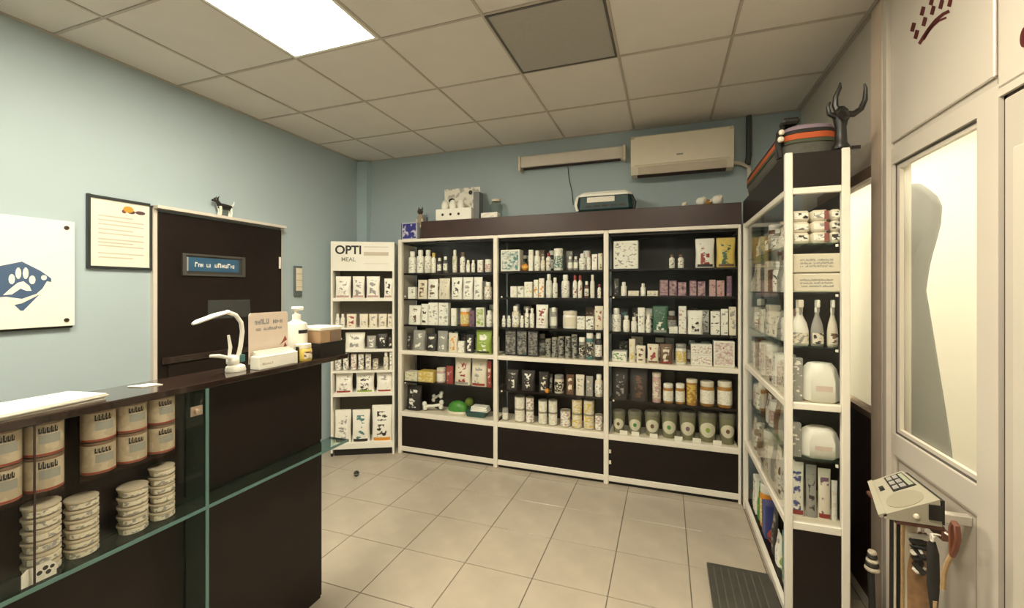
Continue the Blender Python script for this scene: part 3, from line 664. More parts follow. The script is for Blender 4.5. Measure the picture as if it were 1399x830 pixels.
S[2][4] = [('bag', 836, 858, 503, 'dark', 'grey'), ('bag', 860, 885, 504, 'dark', 'brown'), ('tube', 891, 903, 510, 'pink', 'cream'), ('jar', 906, 920, 525, 'amber', 'white', 'white'), ('jar', 923, 936, 525, 'amber', 'white', 'white'), ('tube', 938, 953, 519, 'amber', 'yellow'), ('jar', 957, 977, 522, 'amber', 'white', 'cream'), ('jar', 981, 1002, 522, 'amber', 'white', 'cream')]
S[2][5] = [('tub', xl, xr, 562 + k * .6, 'olive', a) for k, (xl, xr, a) in enumerate(((836, 854, 'brown'), (857, 877, 'leaf'), (880, 902, 'brown'), (903, 926, 'leaf'), (928, 952, 'purple'), (954, 981, 'green'), (983, 1007, 'brown')))]
COLS['green_tub'] = (.22, .21, .10)
for s_ in range(3):
    zz = SHZ[s_] + [ZM + .018] + [SHL[s_], ZL + .022]
    for k in range(6): shelf_row(s_, k, zz[k], S[s_][k])
rb = random.Random(23)
def back_row(sec, shelf, z, hmax):
    names = ['top', 'second', 'third', 'fourth', 'fifth']
    x = PX[sec] + .05 + rb.uniform(0, .08); k = 0
    while x < PX[sec + 1] - .13:
        wd = rb.uniform(.055, .10); hh = hmax * rb.uniform(.72, 1.0)
        kind = rb.choice(['box', 'bottle', 'pouch', 'box', 'jar']); c = rb.choice(['grey', 'cream', 'brown', 'dark', 'white']); a = rb.choice(['grey', 'dark', 'pink', 'cream'])
        if a == c: a = 'teal'
        if kind in ('bottle', 'jar'): wd = min(wd, .075)
        dep = wd if kind in ('bottle', 'jar') else min(max(wd * .6, .03), .11)
        product(kind, (x + wd / 2, FY + .298 - dep / 2 - .002, z + .0005), wd, hh, c, a, 0, '%s, back row, %s from left, %s shelf, %s cabinet' % (look(kind, c, a), ORD[k], names[shelf], SECN[sec]), 'back row products in the wall cabinets')
        x += wd + rb.choice((.004, .03, .10)); k += 1
for s_, sh in ((0, 1), (0, 2), (0, 3), (1, 0), (1, 2), (1, 3), (2, 2), (2, 3)):
    zz = SHZ[s_] + [ZM + .018]
    back_row(s_, sh, zz[sh], .205 if sh != 1 else .19)
# small price cards in front of the tubs
for k, x in enumerate((852, 868, 893, 927, 952, 980)):
    p = onY(x, 600, FY + .047)
    t = thing('price_card', '%s price card from left below the treat tubs' % ('leftmost' if k == 0 else ORD[k]), 'price card', (p.x, FY + .0445, ZL + .0222), group='price cards under the treat tubs')
    MB().prism([(-.004, 0), (.006, 0), (.003, .032), (.001, .032)], 0, -.03, .03).build('card', M_paper, t)
# loose toys on the bottom shelf of the left cabinet
z = ZL + .0225
t = thing('rope_bone', 'white bone shaped rope toy lying beside the black bag', 'toy', (onY(591, 550, 3.74).x, 3.75, z), .3, 'toys on the bottom shelf')
m_ = MB().tube([(-.07, 0, .045), (0, 0, .05), (.07, 0, .06)], [.016, .013, .016], 8).build('shaft', M_white, t, smooth=True)
for (x, zz_) in ((-.08, .03), (-.085, .07), (.08, .04), (.085, .085)): MB().ball((x, 0, zz_), .026, 8).build('knob', M_white, t, smooth=True)
t = thing('bone_toy', 'small white bone toy propped behind the rope bone', 'toy', (onY(597, 540, 3.82).x, 3.83, z), -.4, 'toys on the bottom shelf')
MB().tube([(-.05, 0, .10), (.05, 0, .15)], .014, 8).build('shaft', M_white, t, smooth=True)
for (x, zz_) in ((-.062, .08), (-.055, .118), (.055, .135), (.065, .17)): MB().ball((x, 0, zz_), .022, 8).build('knob', M_white, t, smooth=True)
MB().box(-.05, .05, .0, .02, 0, .10, b=.004).build('stand_card', M_black, t)
t = thing('dome_toy', 'green domed toy on a beige base, bottom shelf of left cabinet', 'toy', (onY(624, 560, 3.73).x, 3.755, z))
MB().lathe([(.105, 0), (.112, .008), (.112, .022), (.104, .03)], 18, sy=.6).build('base', cm('cream'), t, smooth=True)
MB().lathe([(.10, .03), (.102, .05), (.09, .085), (.06, .112), (.02, .122)], 18, sy=.6).build('dome', cm('leaf'), t, smooth=True)
t = thing('plush_ball', 'yellow green fuzzy ball behind the green domed toy', 'toy', (onY(640, 550, 3.86).x, 3.88, z))
MB().ball((0, 0, .085), .045, 12).build('ball', mat('lime', (.25, .38, .04), .8, bump=.6, scale=30), t, smooth=True)
MB().lathe([(.045, 0), (.05, .03), (.03, .034)], 10).build('cup', cm('darkgreen'), t, smooth=True)
t = thing('pet_tray', 'dark teal plastic tray under a white towel, bottom shelf', 'tray', (onY(652, 570, 3.76).x + .01, 3.745, z))
MB().loft([[(-.085, -.05, 0), (.085, -.05, 0), (.085, .05, 0), (-.085, .05, 0)], [(-.10, -.06, .045), (.10, -.06, .045), (.10, .06, .045), (-.10, .06, .045)]]).build('tray', mat('tray_teal', (.02, .085, .075), .35), t)
box('rim', mat('tray_teal', (.02, .085, .075), .35), t, -.106, .106, -.066, .066, .045, .05, b=.002)
t = thing('folded_towel', 'white folded towel lying on the dark teal tray', 'towel', (onY(657, 556, 3.75).x, 3.745, z + .0505))
for k in range(3): MB().box(-.09 + .004 * k, .09 - .006 * k, -.05, .05, k * .016, k * .016 + .0155, b=.007).build('fold', M_white, t, smooth=True)
t = thing('orange_ball', 'small orange toy ball on the fifth shelf of middle cabinet', 'ball', (onY(748, 530, 3.68).x, 3.673, SHL[1]))
MB().ball((0, 0, .022), .022, 10).build('ball', cm('orange'), t, smooth=True)

# ---------------------------------------------------------------- things on top of the back cabinets
ZF = 2.112 + .165
p = onY(560, 318, 3.66)
t = thing('blue_box', 'white box with blue print on the left cabinet corner', 'box', (p.x, 3.68, 2.112))
MB().box(-.085, .085, -.03, .03, 0, .165, b=.002).build('carton', mat('lilac_white', (.55, .54, .62), .5), t)
box('front_print', printed('blue_print', (.55, .54, .62), (.03, .03, .22), .55, 16), t, -.075, .075, -.0308, -.03, .01, .155)
box('dark_edge', M_black, t, -.092, -.086, -.03, .03, 0, .16)
p = onY(562, 300, 3.78)
t = thing('cat_figurine', 'small dark eared cat figurine beside the blue box', 'figurine', (-2.30, 3.80, 2.112))
t.location = (-2.35, 3.82, 2.112)
MB().box(-.05, .05, -.04, .04, 0, .16, b=.003).build('pedestal_box', M_cream, t)
MB().tube([(0, 0, .16), (0, -.005, .20), (0, -.01, .25), (0, -.012, .27)], [.038, .042, .028, .02], 10).build('body', mat('cat_tan', (.40, .32, .22), .7), t, smooth=True)
MB().ball((0, -.02, .295), .030, 10).build('head', mat('cat_dark', (.06, .045, .035), .7), t, smooth=True)
for x in (-.018, .018): MB().tube([(x, -.015, .315), (x * 1.2, -.012, .345)], [.011, .002], 6).build('ear', mat('cat_dark', (0, 0, 0)), t, smooth=True)
MB().tube([(.03, .0, .17), (.065, 0, .18), (.07, 0, .24)], [.009, .008, .005], 6).build('tail', mat('cat_dark', (0, 0, 0)), t, smooth=True)
MB().tube([(-.03, -.03, .165), (-.03, -.034, .22)], [.012, .010], 6).build('leg', M_cream, t, smooth=True); MB().tube([(.03, -.03, .165), (.03, -.034, .22)], [.012, .010], 6).build('leg', M_cream, t, smooth=True)

p0 = onY(600, 300, 3.70); p1 = onY(652, 300, 3.70)
t = thing('cat_display_box', 'white counter display box printed with cats, standing on the fascia', 'display box', ((p0.x + p1.x) / 2 - .01, 3.70, ZF))
wd = (p1.x - p0.x)
box('tray', M_white, t, -wd / 2, wd / 2 - .03, -.05, .09, 0, .11, b=.003)
MB().prism([(.09, 0), (.10, 0), (.10, .33), (.09, .33)], 0, -wd / 2 + .02, wd / 2).build('header_card', printed('header_print', (.80, .77, .67), (.45, .43, .38), .42, 18), t)
box('side_card', mat('side_grey', (.16, .17, .18), .6), t, wd / 2 - .03, wd / 2 + .03, .0, .09, 0, .26)
for k in range(3):
    x = -wd / 2 + .075 + k * .085
    MB().lathe([(.034, .11), (.036, .15), (.026, .19), (.012, .20)], 10, x, 0).build('white_cat', M_white, t, smooth=True)
    MB().ball((x, -.052, .055), .013, 8, sy=.3).build('cat_face', M_black, t, smooth=True)
MB().ball((-wd / 2 + .10, .086, .215), .022, 8, sx=1.6, sy=.2).build('dark_cat', M_black, t, smooth=True)
MB().ball((wd / 2 - .10, .086, .28), .022, 8, sy=.2).build('dark_cat', M_black, t, smooth=True)
p0 = onY(672, 300, 3.72)
t = thing('white_carton', 'low white carton lying right of the cat display box', 'box', (p0.x - .02, 3.72, ZF))
MB().box(-.075, .09, -.04, .05, 0, .055, b=.004).build('carton', M_white, t)
box('front_print', pm('white', 'cream', .4, 30), t, -.065, .08, -.0408, -.04, .008, .047)
t = thing('glass_vase', 'faint clear glass jar behind the low white carton', 'jar', (p0.x + .0, 3.83, ZF))
MB().lathe([(.05, 0), (.055, .02), (.06, .14), (.04, .17), (.045, .18)], 14).build('body', glass('jar_glass', (.85, .88, .85), .12, (.6, .6, .55)), t, smooth=True)
MB().lathe([(.047, .18), (.047, .20), (.03, .205)], 12).build('lid', M_cream, t, smooth=True)

p0 = onY(785, 290, 3.68); p1 = onY(868, 290, 3.68)
t = thing('pet_carrier', 'dark teal pet carrier with white rim on the fascia', 'pet carrier', ((p0.x + p1.x) / 2, 3.76, ZF))
hw = (p1.x - p0.x) / 2
def rr_(a, c_, z): return [(-a + .03, -c_, z), (a - .03, -c_, z), (a, -c_ + .03, z), (a, c_ - .03, z), (a - .03, c_, z), (-a + .03, c_, z), (-a, c_ - .03, z), (-a, -c_ + .03, z)]
MB().loft([rr_(hw - .035, .10, 0), rr_(hw - .02, .115, .02), rr_(hw - .03, .11, .13)]).build('body', mat('carrier_teal', (.018, .05, .055), .4), t)
MB().loft([rr_(hw - .025, .118, .128), rr_(hw - .03, .118, .145), rr_(hw - .06, .10, .165), rr_(hw - .075, .09, .165)]).build('lid', M_white, t)
box('label_card', M_paper, t, -hw * .55, hw * .35, -.119, -.112, .075, .118)
for k in range(5): box('vent_slot', M_black, t, -hw * .6 + k * .07, -hw * .6 + k * .07 + .05, -.1185, -.108, .035, .05)
MB().tube([(hw - .03, -.10, .12), (hw + .0, -.09, .06), (hw - .01, -.09, .01)], .012, 7).build('latch', M_black, t, smooth=True)
MB().tube([(-hw + .03, -.10, .13), (-hw + .015, -.11, .06), (-hw + .03, -.10, .01)], .012, 7).build('clip', M_white, t, smooth=True)
for k, (x, kind, c) in enumerate(((935, 'cream', .028), (958, 'white', .05), (968, 'amber', .035), (980, 'white', .055))):
    p = onY(x, 275, 3.70); desc = ['tiny cream stone figure', 'white seashell figure', 'amber snail figure', 'white round shell figure'][k]
    t = thing('shell_figure', '%s on the fascia left of the pipe' % desc, 'ornament', (p.x, 3.70, ZF), group='small ornaments on the fascia')
    MB().ball((0, 0, c * .7), c * .75, 10, 1.1, .8, .93).build('shell', cm(kind), t, smooth=True)
    MB().tube([(c * .3, -c * .5, c * .7), (c * .5, -c * .6, c * 1.1), (c * .2, -c * .5, c * 1.35)], [c * .22, c * .18, c * .08], 7).build('spiral', cm('cream'), t, smooth=True)

# ---------------------------------------------------------------- air conditioner, batten, pipe on the back wall
t = thing('air_conditioner', 'white split air conditioner high on the blue back wall', 'air conditioner', (.11, YB, 2.575))
prof = [(0, .04), (-.10, .0), (-.165, .012), (-.20, .075), (-.203, .30), (-.17, .335), (0, .335)]
MB().prism(prof, 0, -.39, .39).build('casing', M_cream, t)
MB().prism([(-.2035, .08), (-.208, .082), (-.210, .315), (-.2035, .318)], 0, -.36, .36).build('front_panel', M_cream, t)
MB().prism([(-.172, .008), (-.178, .012), (-.205, .062), (-.199, .066)], 0, -.33, .34).build('louver', mat('louver_cream', (.60, .52, .42), .4), t)
MB().prism([(-.12, -.001), (-.165, .010), (-.165, .006), (-.12, -.006)], 0, -.34, .34).build('air_slot', M_gap, t)
box('badge', M_grey, t, -.03, .02, -.2115, -.2095, .135, .147)
t = thing('wall_batten', 'long white lamp batten on the back wall beside the air conditioner', 'wall lamp', (-.82, YB, 2.75))
box('body', mat('batten_white', (.66, .60, .52), .4), t, -.48, .47, -.09, 0, .02, .125, b=.008)
box('end_cap', M_cream, t, -.50, -.478, -.10, 0, -.012, .13, b=.006); box('end_cap', M_cream, t, .468, .49, -.10, 0, -.005, .13, b=.006)
box('groove', M_gap, t, -.46, .44, -.07, -.02, .012, .02)
t = thing('power_cable', 'thin dark cable hanging below the white batten', 'cable', (-.86, YB - .008, 2.40))
MB().tube([(0, 0, .362), (.01, 0, .25), (.04, 0, .12), (.05, 0, 0)], .0035, 6).build('cable', M_gap, t, smooth=True)
t = thing('refrigerant_pipe', 'dark pipe and white elbow beside the air conditioner', 'pipe', (.60, YB - .035, 2.30))
MB().tube([(.03, 0, .72), (.03, 0, .40), (.02, 0, .33)], .022, 8).build('pipe', mat('pipe_grey', (.06, .065, .065), .6), t, smooth=True)
MB().tube([(-.095, .0, .355), (-.02, 0, .34), (.03, 0, .30), (.04, 0, .02)], .016, 8).build('elbow', M_cream, t, smooth=True)

# ---------------------------------------------------------------- white cardboard display stand in the corner
A = Vector((-3.06, 3.335, 0)); Bv = Vector((-2.525, 3.605, 0))
dv = (Bv - A); SW = dv.length; ang = math.atan2(dv.y, dv.x)
ds = thing('display_stand', 'white free standing product display with OPTI MEAL header in the corner', 'display stand', A, ang)
SD, SH = .27, 2.085
box('side_panel', M_white, ds, 0, .018, 0, SD, 0, SH); box('side_panel', M_white, ds, SW - .018, SW, 0, SD, 0, SH)
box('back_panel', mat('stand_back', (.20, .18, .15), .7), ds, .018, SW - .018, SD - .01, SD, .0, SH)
box('header', M_white, ds, .018, SW - .018, .0, .02, 1.80, SH); box('top_board', M_white, ds, .018, SW - .018, .02, SD - .01, SH - .02, SH)
SZ = [1.535, 1.245, 1.035, .825, .605, .115]
THK = [.03, .014, .028, .02, .03, .05]
for z, tk in zip(SZ, THK): box('shelf', M_white, ds, .018, SW - .018, .004, SD - .01, z - tk, z)
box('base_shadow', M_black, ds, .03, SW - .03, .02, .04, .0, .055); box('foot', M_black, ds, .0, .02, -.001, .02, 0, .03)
fm = Matrix.Translation((.165, -.0006, 2.0)) @ Matrix.Rotation(PI / 2, 4, 'X')
text('header_text', 'OPTI', .115, M_black, ds, fm, bold=.003)
text('header_text', 'MEAL', .055, M_grey, ds, Matrix.Translation((.165, -.0006, 1.91)) @ Matrix.Rotation(PI / 2, 4, 'X'), bold=.001)
box('header_strip', mat('pale_strip', (.62, .55, .44), .7), ds, .31, .545, -.001, 0, 1.95, 1.985)
box('header_strip', mat('pale_strip2', (.74, .69, .58), .7), ds, .31, .545, -.001, 0, 2.03, 2.04); box('header_strip', mat('pale_strip2', (.74, .69, .58), .7), ds, .31, .545, -.001, 0, 1.87, 1.875)
def stand_u(px):
    r = ray(px, 400); nx, ny = -dv.y, dv.x
    tt = (A.x * nx + A.y * ny) / (r[0] * nx + r[1] * ny); q = Vector((r[0] * tt, r[1] * tt, 0))
    return (q - A).dot(dv.normalized()), tt
def stand_row(k, items):
    names = ['top', 'second', 'third', 'fourth', 'fifth', 'bottom']; z = SZ[k]; last = .02
    for q, it in enumerate(items):
        kind, xl, xr, yt, c, a = it[:6]; extra = it[6] if len(it) > 6 else None
        u0, tt = stand_u(xl); u1, _ = stand_u(xr); u0 = max(u0, last); u1 = min(u1, SW - .021); wd = max(u1 - u0 - .002, .02); last = u0 + wd + .002
        hh = CAM_H + (CY - yt) / F * tt - z
        top = (1.79 if k == 0 else SZ[k - 1] - THK[k - 1]) - z - .006
        hh = max(.04, min(hh, top)); dep = wd if kind in (b, 'tin', 'jar') else min(wd * .6, .13)
        loc = A + dv.normalized() * (u0 + wd / 2) + Vector((-math.sin(ang), math.cos(ang), 0)) * (.02 + dep / 2); loc.z = z + .0005
        product(kind, loc, wd, hh, c, a, ang, '%s, %s, %s shelf of corner display stand' % (look(kind, c, a), 'leftmost' if q == 0 else ORD[q] + ' from left', names[k]), 'products on the %s shelf of the corner stand' % names[k], extra)
stand_row(0, [('pouch', 456, 478, 377, 'white', 'grey', 'pink'), ('pouch', 480, 497, 377, 'white', 'grey', 'pink'), ('pouch', 499, 518, 377, 'white', 'grey', 'pink'), ('pouch', 524, 541, 380, 'white', 'dark', 'pink')])
stand_row(1, [(b, 457, 463, 429, 'white', 'grey'), (b, 464, 470, 429, 'white', 'grey'), ('pouch', 472, 486, 429, 'cream', 'red')] + [('pouch', x, x + 12, 429, 'cream', 'grey') for x in (490, 503, 516, 529)])
stand_row(2, [(b, 458, 466, 457, 'white', 'grey'), ('bag', 469, 497, 455, 'white', 'grey'), ('pouch', 500, 513, 459, 'grey', 'white'), ('pouch', 514, 529, 456, 'dark', 'white'), ('pouch', 530, 541, 459, 'dark', 'white')])
stand_row(3, [('tin', 456, 465, 487, 'white', 'grey'), ('tin', 467, 475, 484, 'white', 'grey'), ('tin', 478, 486, 484, 'white', 'pink'), ('tin', 488, 496, 484, 'white', 'grey'), ('tin', 498, 506, 484, 'white', 'grey'), ('tin', 508, 516, 491, 'cream', 'grey'), (b, 523, 530, 482, 'cream', 'grey'), ('box', 532, 539, 482, 'white', 'grey')])
stand_row(4, [('bag', 456, 480, 509, 'white', 'grey', 'red'), ('bag', 484, 510, 508, 'white', 'dark', 'green'), ('bag', 513, 539, 508, 'white', 'grey', 'red')])
stand_row(5, [('bag', 455, 478, 562, 'white', 'grey', 'dark'), ('bag', 479, 504, 562, 'white', 'teal', 'dark'), ('bag', 506, 540, 556, 'white', 'dark', 'orange')])

# ---------------------------------------------------------------- side shelf unit on the right
UX0, UX1, UY0, UY1 = .54, .80, 2.39, 3.60
un = thing('side_shelf_unit', 'glazed shelf unit with aluminium posts and dark top on the right', 'shelf unit', (UX0, UY0, 0))
L, D = UY1 - UY0, UX1 - UX0
UZ = [1.84, 1.605, 1.345, 1.075, .805, .505]
for (x, y, zt) in ((0, 0, 2.275), (D, 0, 2.275), (0, L, 2.11), (D, L, 2.11)):
    xx = x + (.016 if x == 0 else -.016); yy = y + (.016 if y == 0 else -.016)
    box('post', M_alu, un, xx - .016, xx + .016, yy - .016, yy + .016, .0, zt, b=.003)
for z, hh in ((2.09, .03), (UZ[3] - .012, .032), (UZ[5] - .014, .036)):
    box('rail', M_alu, un, .032, D - .032, .004, .028, z - hh / 2, z + hh / 2, b=.003)
    box('rail', M_alu, un, .004, .028, .032, L - .032, z - hh / 2, z + hh / 2, b=.003)
box('rail', M_alu, un, .004, .028, .032, L - .032, .03, .07, b=.003)
for k, z in enumerate(UZ): box('shelf', M_gshelf if k in (0, 1, 2, 4) else M_cream, un, .030, D - .012, .030, L - .004, z - .008, z)
box('shelf', M_dark, un, .030, D - .012, .032, L - .004, .055, .07)
box('back_panel', M_dark, un, D - .011, D - .003, .034, L - .034, .03, 2.08)
box('end_base_panel', M_dark, un, .034, D - .034, .008, .02, .03, UZ[5] - .034)
box('end_plinth', M_black, un, .034, D - .034, .03, .05, 0, .03); box('plinth', M_black, un, .03, .05, .05, L - .04, 0, .03)
box('end_fascia', M_dark, un, .034, D - .034, .006, .022, 2.107, 2.27); box('fascia', M_dark, un, .004, .022, .034, L + .02, 2.107, 2.277)
box('top_board', M_dark, un, .0225, D + .03, .034, L + .02, 2.262, 2.278); box('top_board_tip', M_dark, un, D + .001, D + .035, -.01, .034, 2.262, 2.278)
for (z0, z1) in ((UZ[3] + .006, 2.073), (UZ[5] + .006, UZ[3] - .03)):
    box('end_pane', M_glass, un, .033, D - .033, .012, .016, z0, z1)
    box('glass_door', M_glass, un, .010, .014, .033, L / 2 + .02, z0, z1); box('glass_door', M_glass, un, .018, .022, L / 2 - .02, L - .033, z0, z1)
for z in UZ: MB().lathe([(.006, z - .02), (.006, z - .008)], 8, D - .045, .024).build('shelf_pin', M_alu, un)
# front rows: seen edge-on through the long glass
RN = ['top', 'second', 'third', 'fourth', 'fifth', 'sixth']
rs = random.Random(11)
for k, z in enumerate(UZ):
    y = UY0 + .21 if k < 3 else UY0 + .17
    lim = ((2.06 if k == 0 else UZ[k - 1]) - z) - .03; q = 0
    while y < UY1 - .13:
        wd = rs.uniform(.075, .12); hh = lim * rs.uniform(.62, .92)
        kind = rs.choice(['box', 'pouch', 'pouch', 'bottle', 'bag', 'jar']) if k != 3 else rs.choice(['box', 'bottle', 'jar'])
        if kind in ('bottle', 'jar'): wd = min(wd, .09)
        c = rs.choice(['white', 'cream', 'grey', 'cream', 'grey', 'brown']); a = rs.choice(['grey', 'dark', 'grey', 'pink', 'red', 'brown', 'dark'])
        dep = wd if kind in ('bottle', 'jar') else min(max(wd * .6, .03), .13)
        product(kind, (UX0 + .038 + dep / 2, y + wd / 2, z + .0005), wd, hh, c, a, -PI / 2, '%s, %s from near end, %s shelf of side unit' % (look(kind, c, a), ORD[q], RN[k]), 'products on the %s shelf of the side unit' % RN[k])
        y += wd + .006; q += 1
# colourful toys in the low bay
y = UY0 + .07; tc_ = ['dark', 'teal', 'green', 'white', 'dark', 'red', 'blue', 'orange', 'leaf', 'white', 'grey']; q = 0
while y < UY1 - .12:
    wd = rs.uniform(.08, .11); kind = ['pouch', 'box', 'ball', 'pouch', 'bag', 'ball', 'box', 'jar', 'pouch', 'box', 'pouch'][q % 11]; c = tc_[q % 11]
    a = rs.choice(['white', 'grey', 'yellow', 'dark']); a = 'grey' if a == c else a
    dep = wd if kind in ('ball', 'jar') else min(max(wd * .6, .03), .13)
    product(kind, (UX0 + .04 + dep / 2, y + wd / 2, .0705), wd, rs.uniform(.16, .30), c, a, -PI / 2, '%s, %s from near end low bay of side unit' % (look(kind, c, a), ORD[q]), 'toys in the low bay of the side unit')
    y += wd + .006; q += 1
# what shows through the end pane
YE = UY0 + .032
def ex(x): return onY(x, 400, YE).x
G = 'packs behind the end pane of the side unit'
for r_ in range(3):
    for k, (xl, xr) in enumerate(((1082, 1108), (1109, 1134), (1135, 1159))):
        a, c_ = ex(xl), ex(xr)
        a = max(a, UX0 + .036); c_ = min(c_, UX1 - .02)
        t = thing('soft_pack', '%s white soft pack in the %s row, end of top shelf' % (['left', 'middle', 'right'][k], ['lower', 'middle', 'upper'][r_]), 'pack', ((a + c_) / 2, YE + .06, UZ[0] + .001 + r_ * .0535), group=G)
        wv = c_ - a - .003
        MB().box(-wv / 2, wv / 2, -.055, .055, 0, .052, b=.012).build('pack', M_cream, t, smooth=True)
        box('front_print', pm('white', 'dark' if k != 1 else 'grey', .42, 45), t, -wv * .38, wv * .38, -.0558, -.055, .013, .04)
        if k == 1: box('red_band', mat('dull_red', (.26, .07, .06), .5), t, wv * .22, wv * .48, -.0562, -.0549, .006, .047)
for r_, zz_ in enumerate((.001, .096)):
    a, c_ = max(ex(1083), UX0 + .036), min(ex(1158), UX1 - .022)
    t = thing('flat_pad_box', '%s of two flat white boxes at the end of the second shelf' % ['lower', 'upper'][r_], 'box', ((a + c_) / 2, YE + .08, UZ[1] + zz_), group=G)
    wv = c_ - a
    MB().box(-wv / 2, wv / 2, -.075, .075, 0, .09 - .012 * 0, b=.006).build('carton', M_cream, t)
    for q, zz in enumerate((.055, .04, .025)): strokes('print', M_grey, t, -wv * .34, wv * .34, zz, .010, -.0755, 40 + r_ * 3 + q, gap=.2)
for k, (xl, xr, c, a) in enumerate(((1081, 1110, 'white', 'grey'), (1111, 1131, 'grey', 'dark'), (1134, 1158, 'cream', 'brown'))):
    a_, c_ = max(ex(xl), UX0 + .036), ex(xr)
    product('spray', ((a_ + min(c_, UX1 - .02)) / 2, YE + .05, UZ[2] + .001), min(c_, UX1 - .02) - a_ - .004, .235, c, a, 0, '%s of three spray bottles, %s, at the end of third shelf' % (['left', 'middle', 'right'][k], cw(c)), G)
for r_, (k, yt, lab, xl) in enumerate(((3, 498, 'fourth', 1099), (4, 588, 'fifth', 1097))):
    a_, c_ = ex(xl), min(ex(1160), UX1 - .016); wv = c_ - a_; hh = onY(1130, yt, YE).z - UZ[k]
    t = thing('white_pad_pack', 'bulky white pad pack at the end of the %s shelf' % lab, 'pack', ((a_ + c_) / 2, YE + .06, UZ[k] + .001), group=G)
    MB().loft([rr_(wv / 2 - .008, .04, 0), rr_(wv / 2, .05, .012), rr_(wv / 2, .05, hh * .55), rr_(wv / 2 - .015, .045, hh * .88), rr_(wv / 2 - .03, .03, hh)]).build('pack', M_white, t, smooth=True)
    box('faint_print', mat('faint_pink', (.70, .56, .48), .6), t, -wv * .18, wv * .25, -.0508, -.0495, hh * .30, hh * .44)
    a2 = max(ex(1081), UX0 + .036); c2 = ex(xl) - .002
    product('box', ((a2 + c2) / 2, YE + .03, UZ[k] + .001), c2 - a2, hh * 1.12, 'grey', 'white', 0, 'narrow grey patterned carton beside the white pack, %s shelf end' % lab, G)
for k, (xl, xr, yt, c, a, e_, ti) in enumerate(((1082, 1103, 640, 'white', 'blue', 'red', 0), (1106, 1121, 642, 'grey', 'dark', None, 0), (1123, 1141, 645, 'cream', 'purple', 'red', 0), (1142, 1157, 660, 'white', 'cream', None, 0))):
    a_, c_ = max(ex(xl), UX0 + .036), min(ex(xr), UX1 - .022)
    product('bag', ((a_ + c_) / 2, YE + .06, UZ[5] + .001), c_ - a_, onY(1120, yt, YE).z - UZ[5], c, a, 0, '%s standing %s bag at the end of lowest glazed shelf' % (['leftmost', 'second', 'third', 'rightmost'][k], cw(c)), G, e_)

# striped bolster bed and horned figure on top
ZU = 2.2785
t = thing('striped_dog_bed', 'grey dog bed with orange striped rim on the side unit top', 'pet bed', (.672, 3.02, ZU))
def rrect(a, c_, r, z, n=5):
    out = []
    for (sx, sy, q0) in ((1, 1, 0), (-1, 1, 1), (-1, -1, 2), (1, -1, 3)):
        for k in range(n + 1):
            an = (q0 + k / n) * PI / 2
            out.append((sx * (a - r) + r * math.cos(an), sy * (c_ - r) + r * math.sin(an), z))
    return out
def bed_w(z): return .112 + .012 * math.sin(PI * min(1, z / .17))
def bed_ring(z, off=0.0): return rrect(bed_w(z) + off, .53 + off, .09, z)
MB().loft([bed_ring(0, -.012), bed_ring(.012), bed_ring(.05), bed_ring(.10), bed_ring(.14), bed_ring(.165, -.012), bed_ring(.172, -.03), bed_ring(.165, -.05), bed_ring(.09, -.06)]).build('basket', mat('bed_grey', (.11, .105, .085), .9, var=.3, scale=60, bump=.5), t, smooth=True)
for nm, z0_, z1_, cc in (('stripe_green', .070, .086, (.07, .08, .045)), ('stripe_orange', .088, .116, (.52, .10, .025)), ('stripe_black', .118, .134, (.02, .02, .018)), ('stripe_purple', .136, .156, (.26, .19, .24))):
    MB().loft([bed_ring(z0_, -.004), bed_ring(z0_, .004), bed_ring(z1_, .004 if z1_ < .15 else -.002), bed_ring(z1_, -.01)], cap=False).build(nm, mat(nm, cc, .8), t, smooth=True)
box('cushion', mat('bed_cushion', (.16, .15, .12), .9), t, -.055, .055, -.46, .46, .09, .13, b=.02)
for k, y in enumerate((-.50, -.47)):
    MB().tube([(-.122 - .008 * k, y, .01), (-.132, y, .08), (-.128, y, .14), (-.10, y + .02, .178), (-.05, y + .03, .18)], .011, 7).build('strap', M_black, t, smooth=True)
box('buckle', M_black, t, -.12, -.04, -.52, -.44, .172, .205, b=.012)
MB().ball((-.128, -.525, .095), .016, 8).build('toggle', cm('cream'), t, smooth=True); MB().ball((-.125, -.527, .13), .015, 8).build('toggle', cm('cream'), t, smooth=True)
t = thing('horned_figure', 'black figure with two tall upturned horns at the unit end', 'figurine', (.775, 2.43, ZU))
MB().lathe([(.034, 0), (.036, .01), (.026, .03), (.022, .10), (.032, .15), (.03, .18), (.014, .20)], 12).build('body', M_black, t, smooth=True)
MB().tube([(-.012, 0, .18), (-.022, 0, .21), (-.02, 0, .25), (-.004, 0, .29), (-.002, 0, .315)], [.015, .013, .011, .009, .004], 8).build('horn', M_black, t, smooth=True)
MB().tube([(.012, 0, .165), (.05, 0, .16), (.078, 0, .18), (.094, 0, .22), (.096, 0, .27), (.092, 0, .295)], [.016, .015, .013, .011, .008, .004], 8).build('horn', M_black, t, smooth=True)
MB().tube([(-.02, -.01, .15), (-.05, -.012, .17), (-.055, -.012, .205), (-.045, -.012, .225)], [.012, .011, .008, .004], 8).build('ear', M_black, t, smooth=True)
MB().tube([(0, -.01, .16), (0, -.05, .14), (0, -.07, .12)], [.024, .018, .012], 8).build('muzzle', M_black, t, smooth=True)

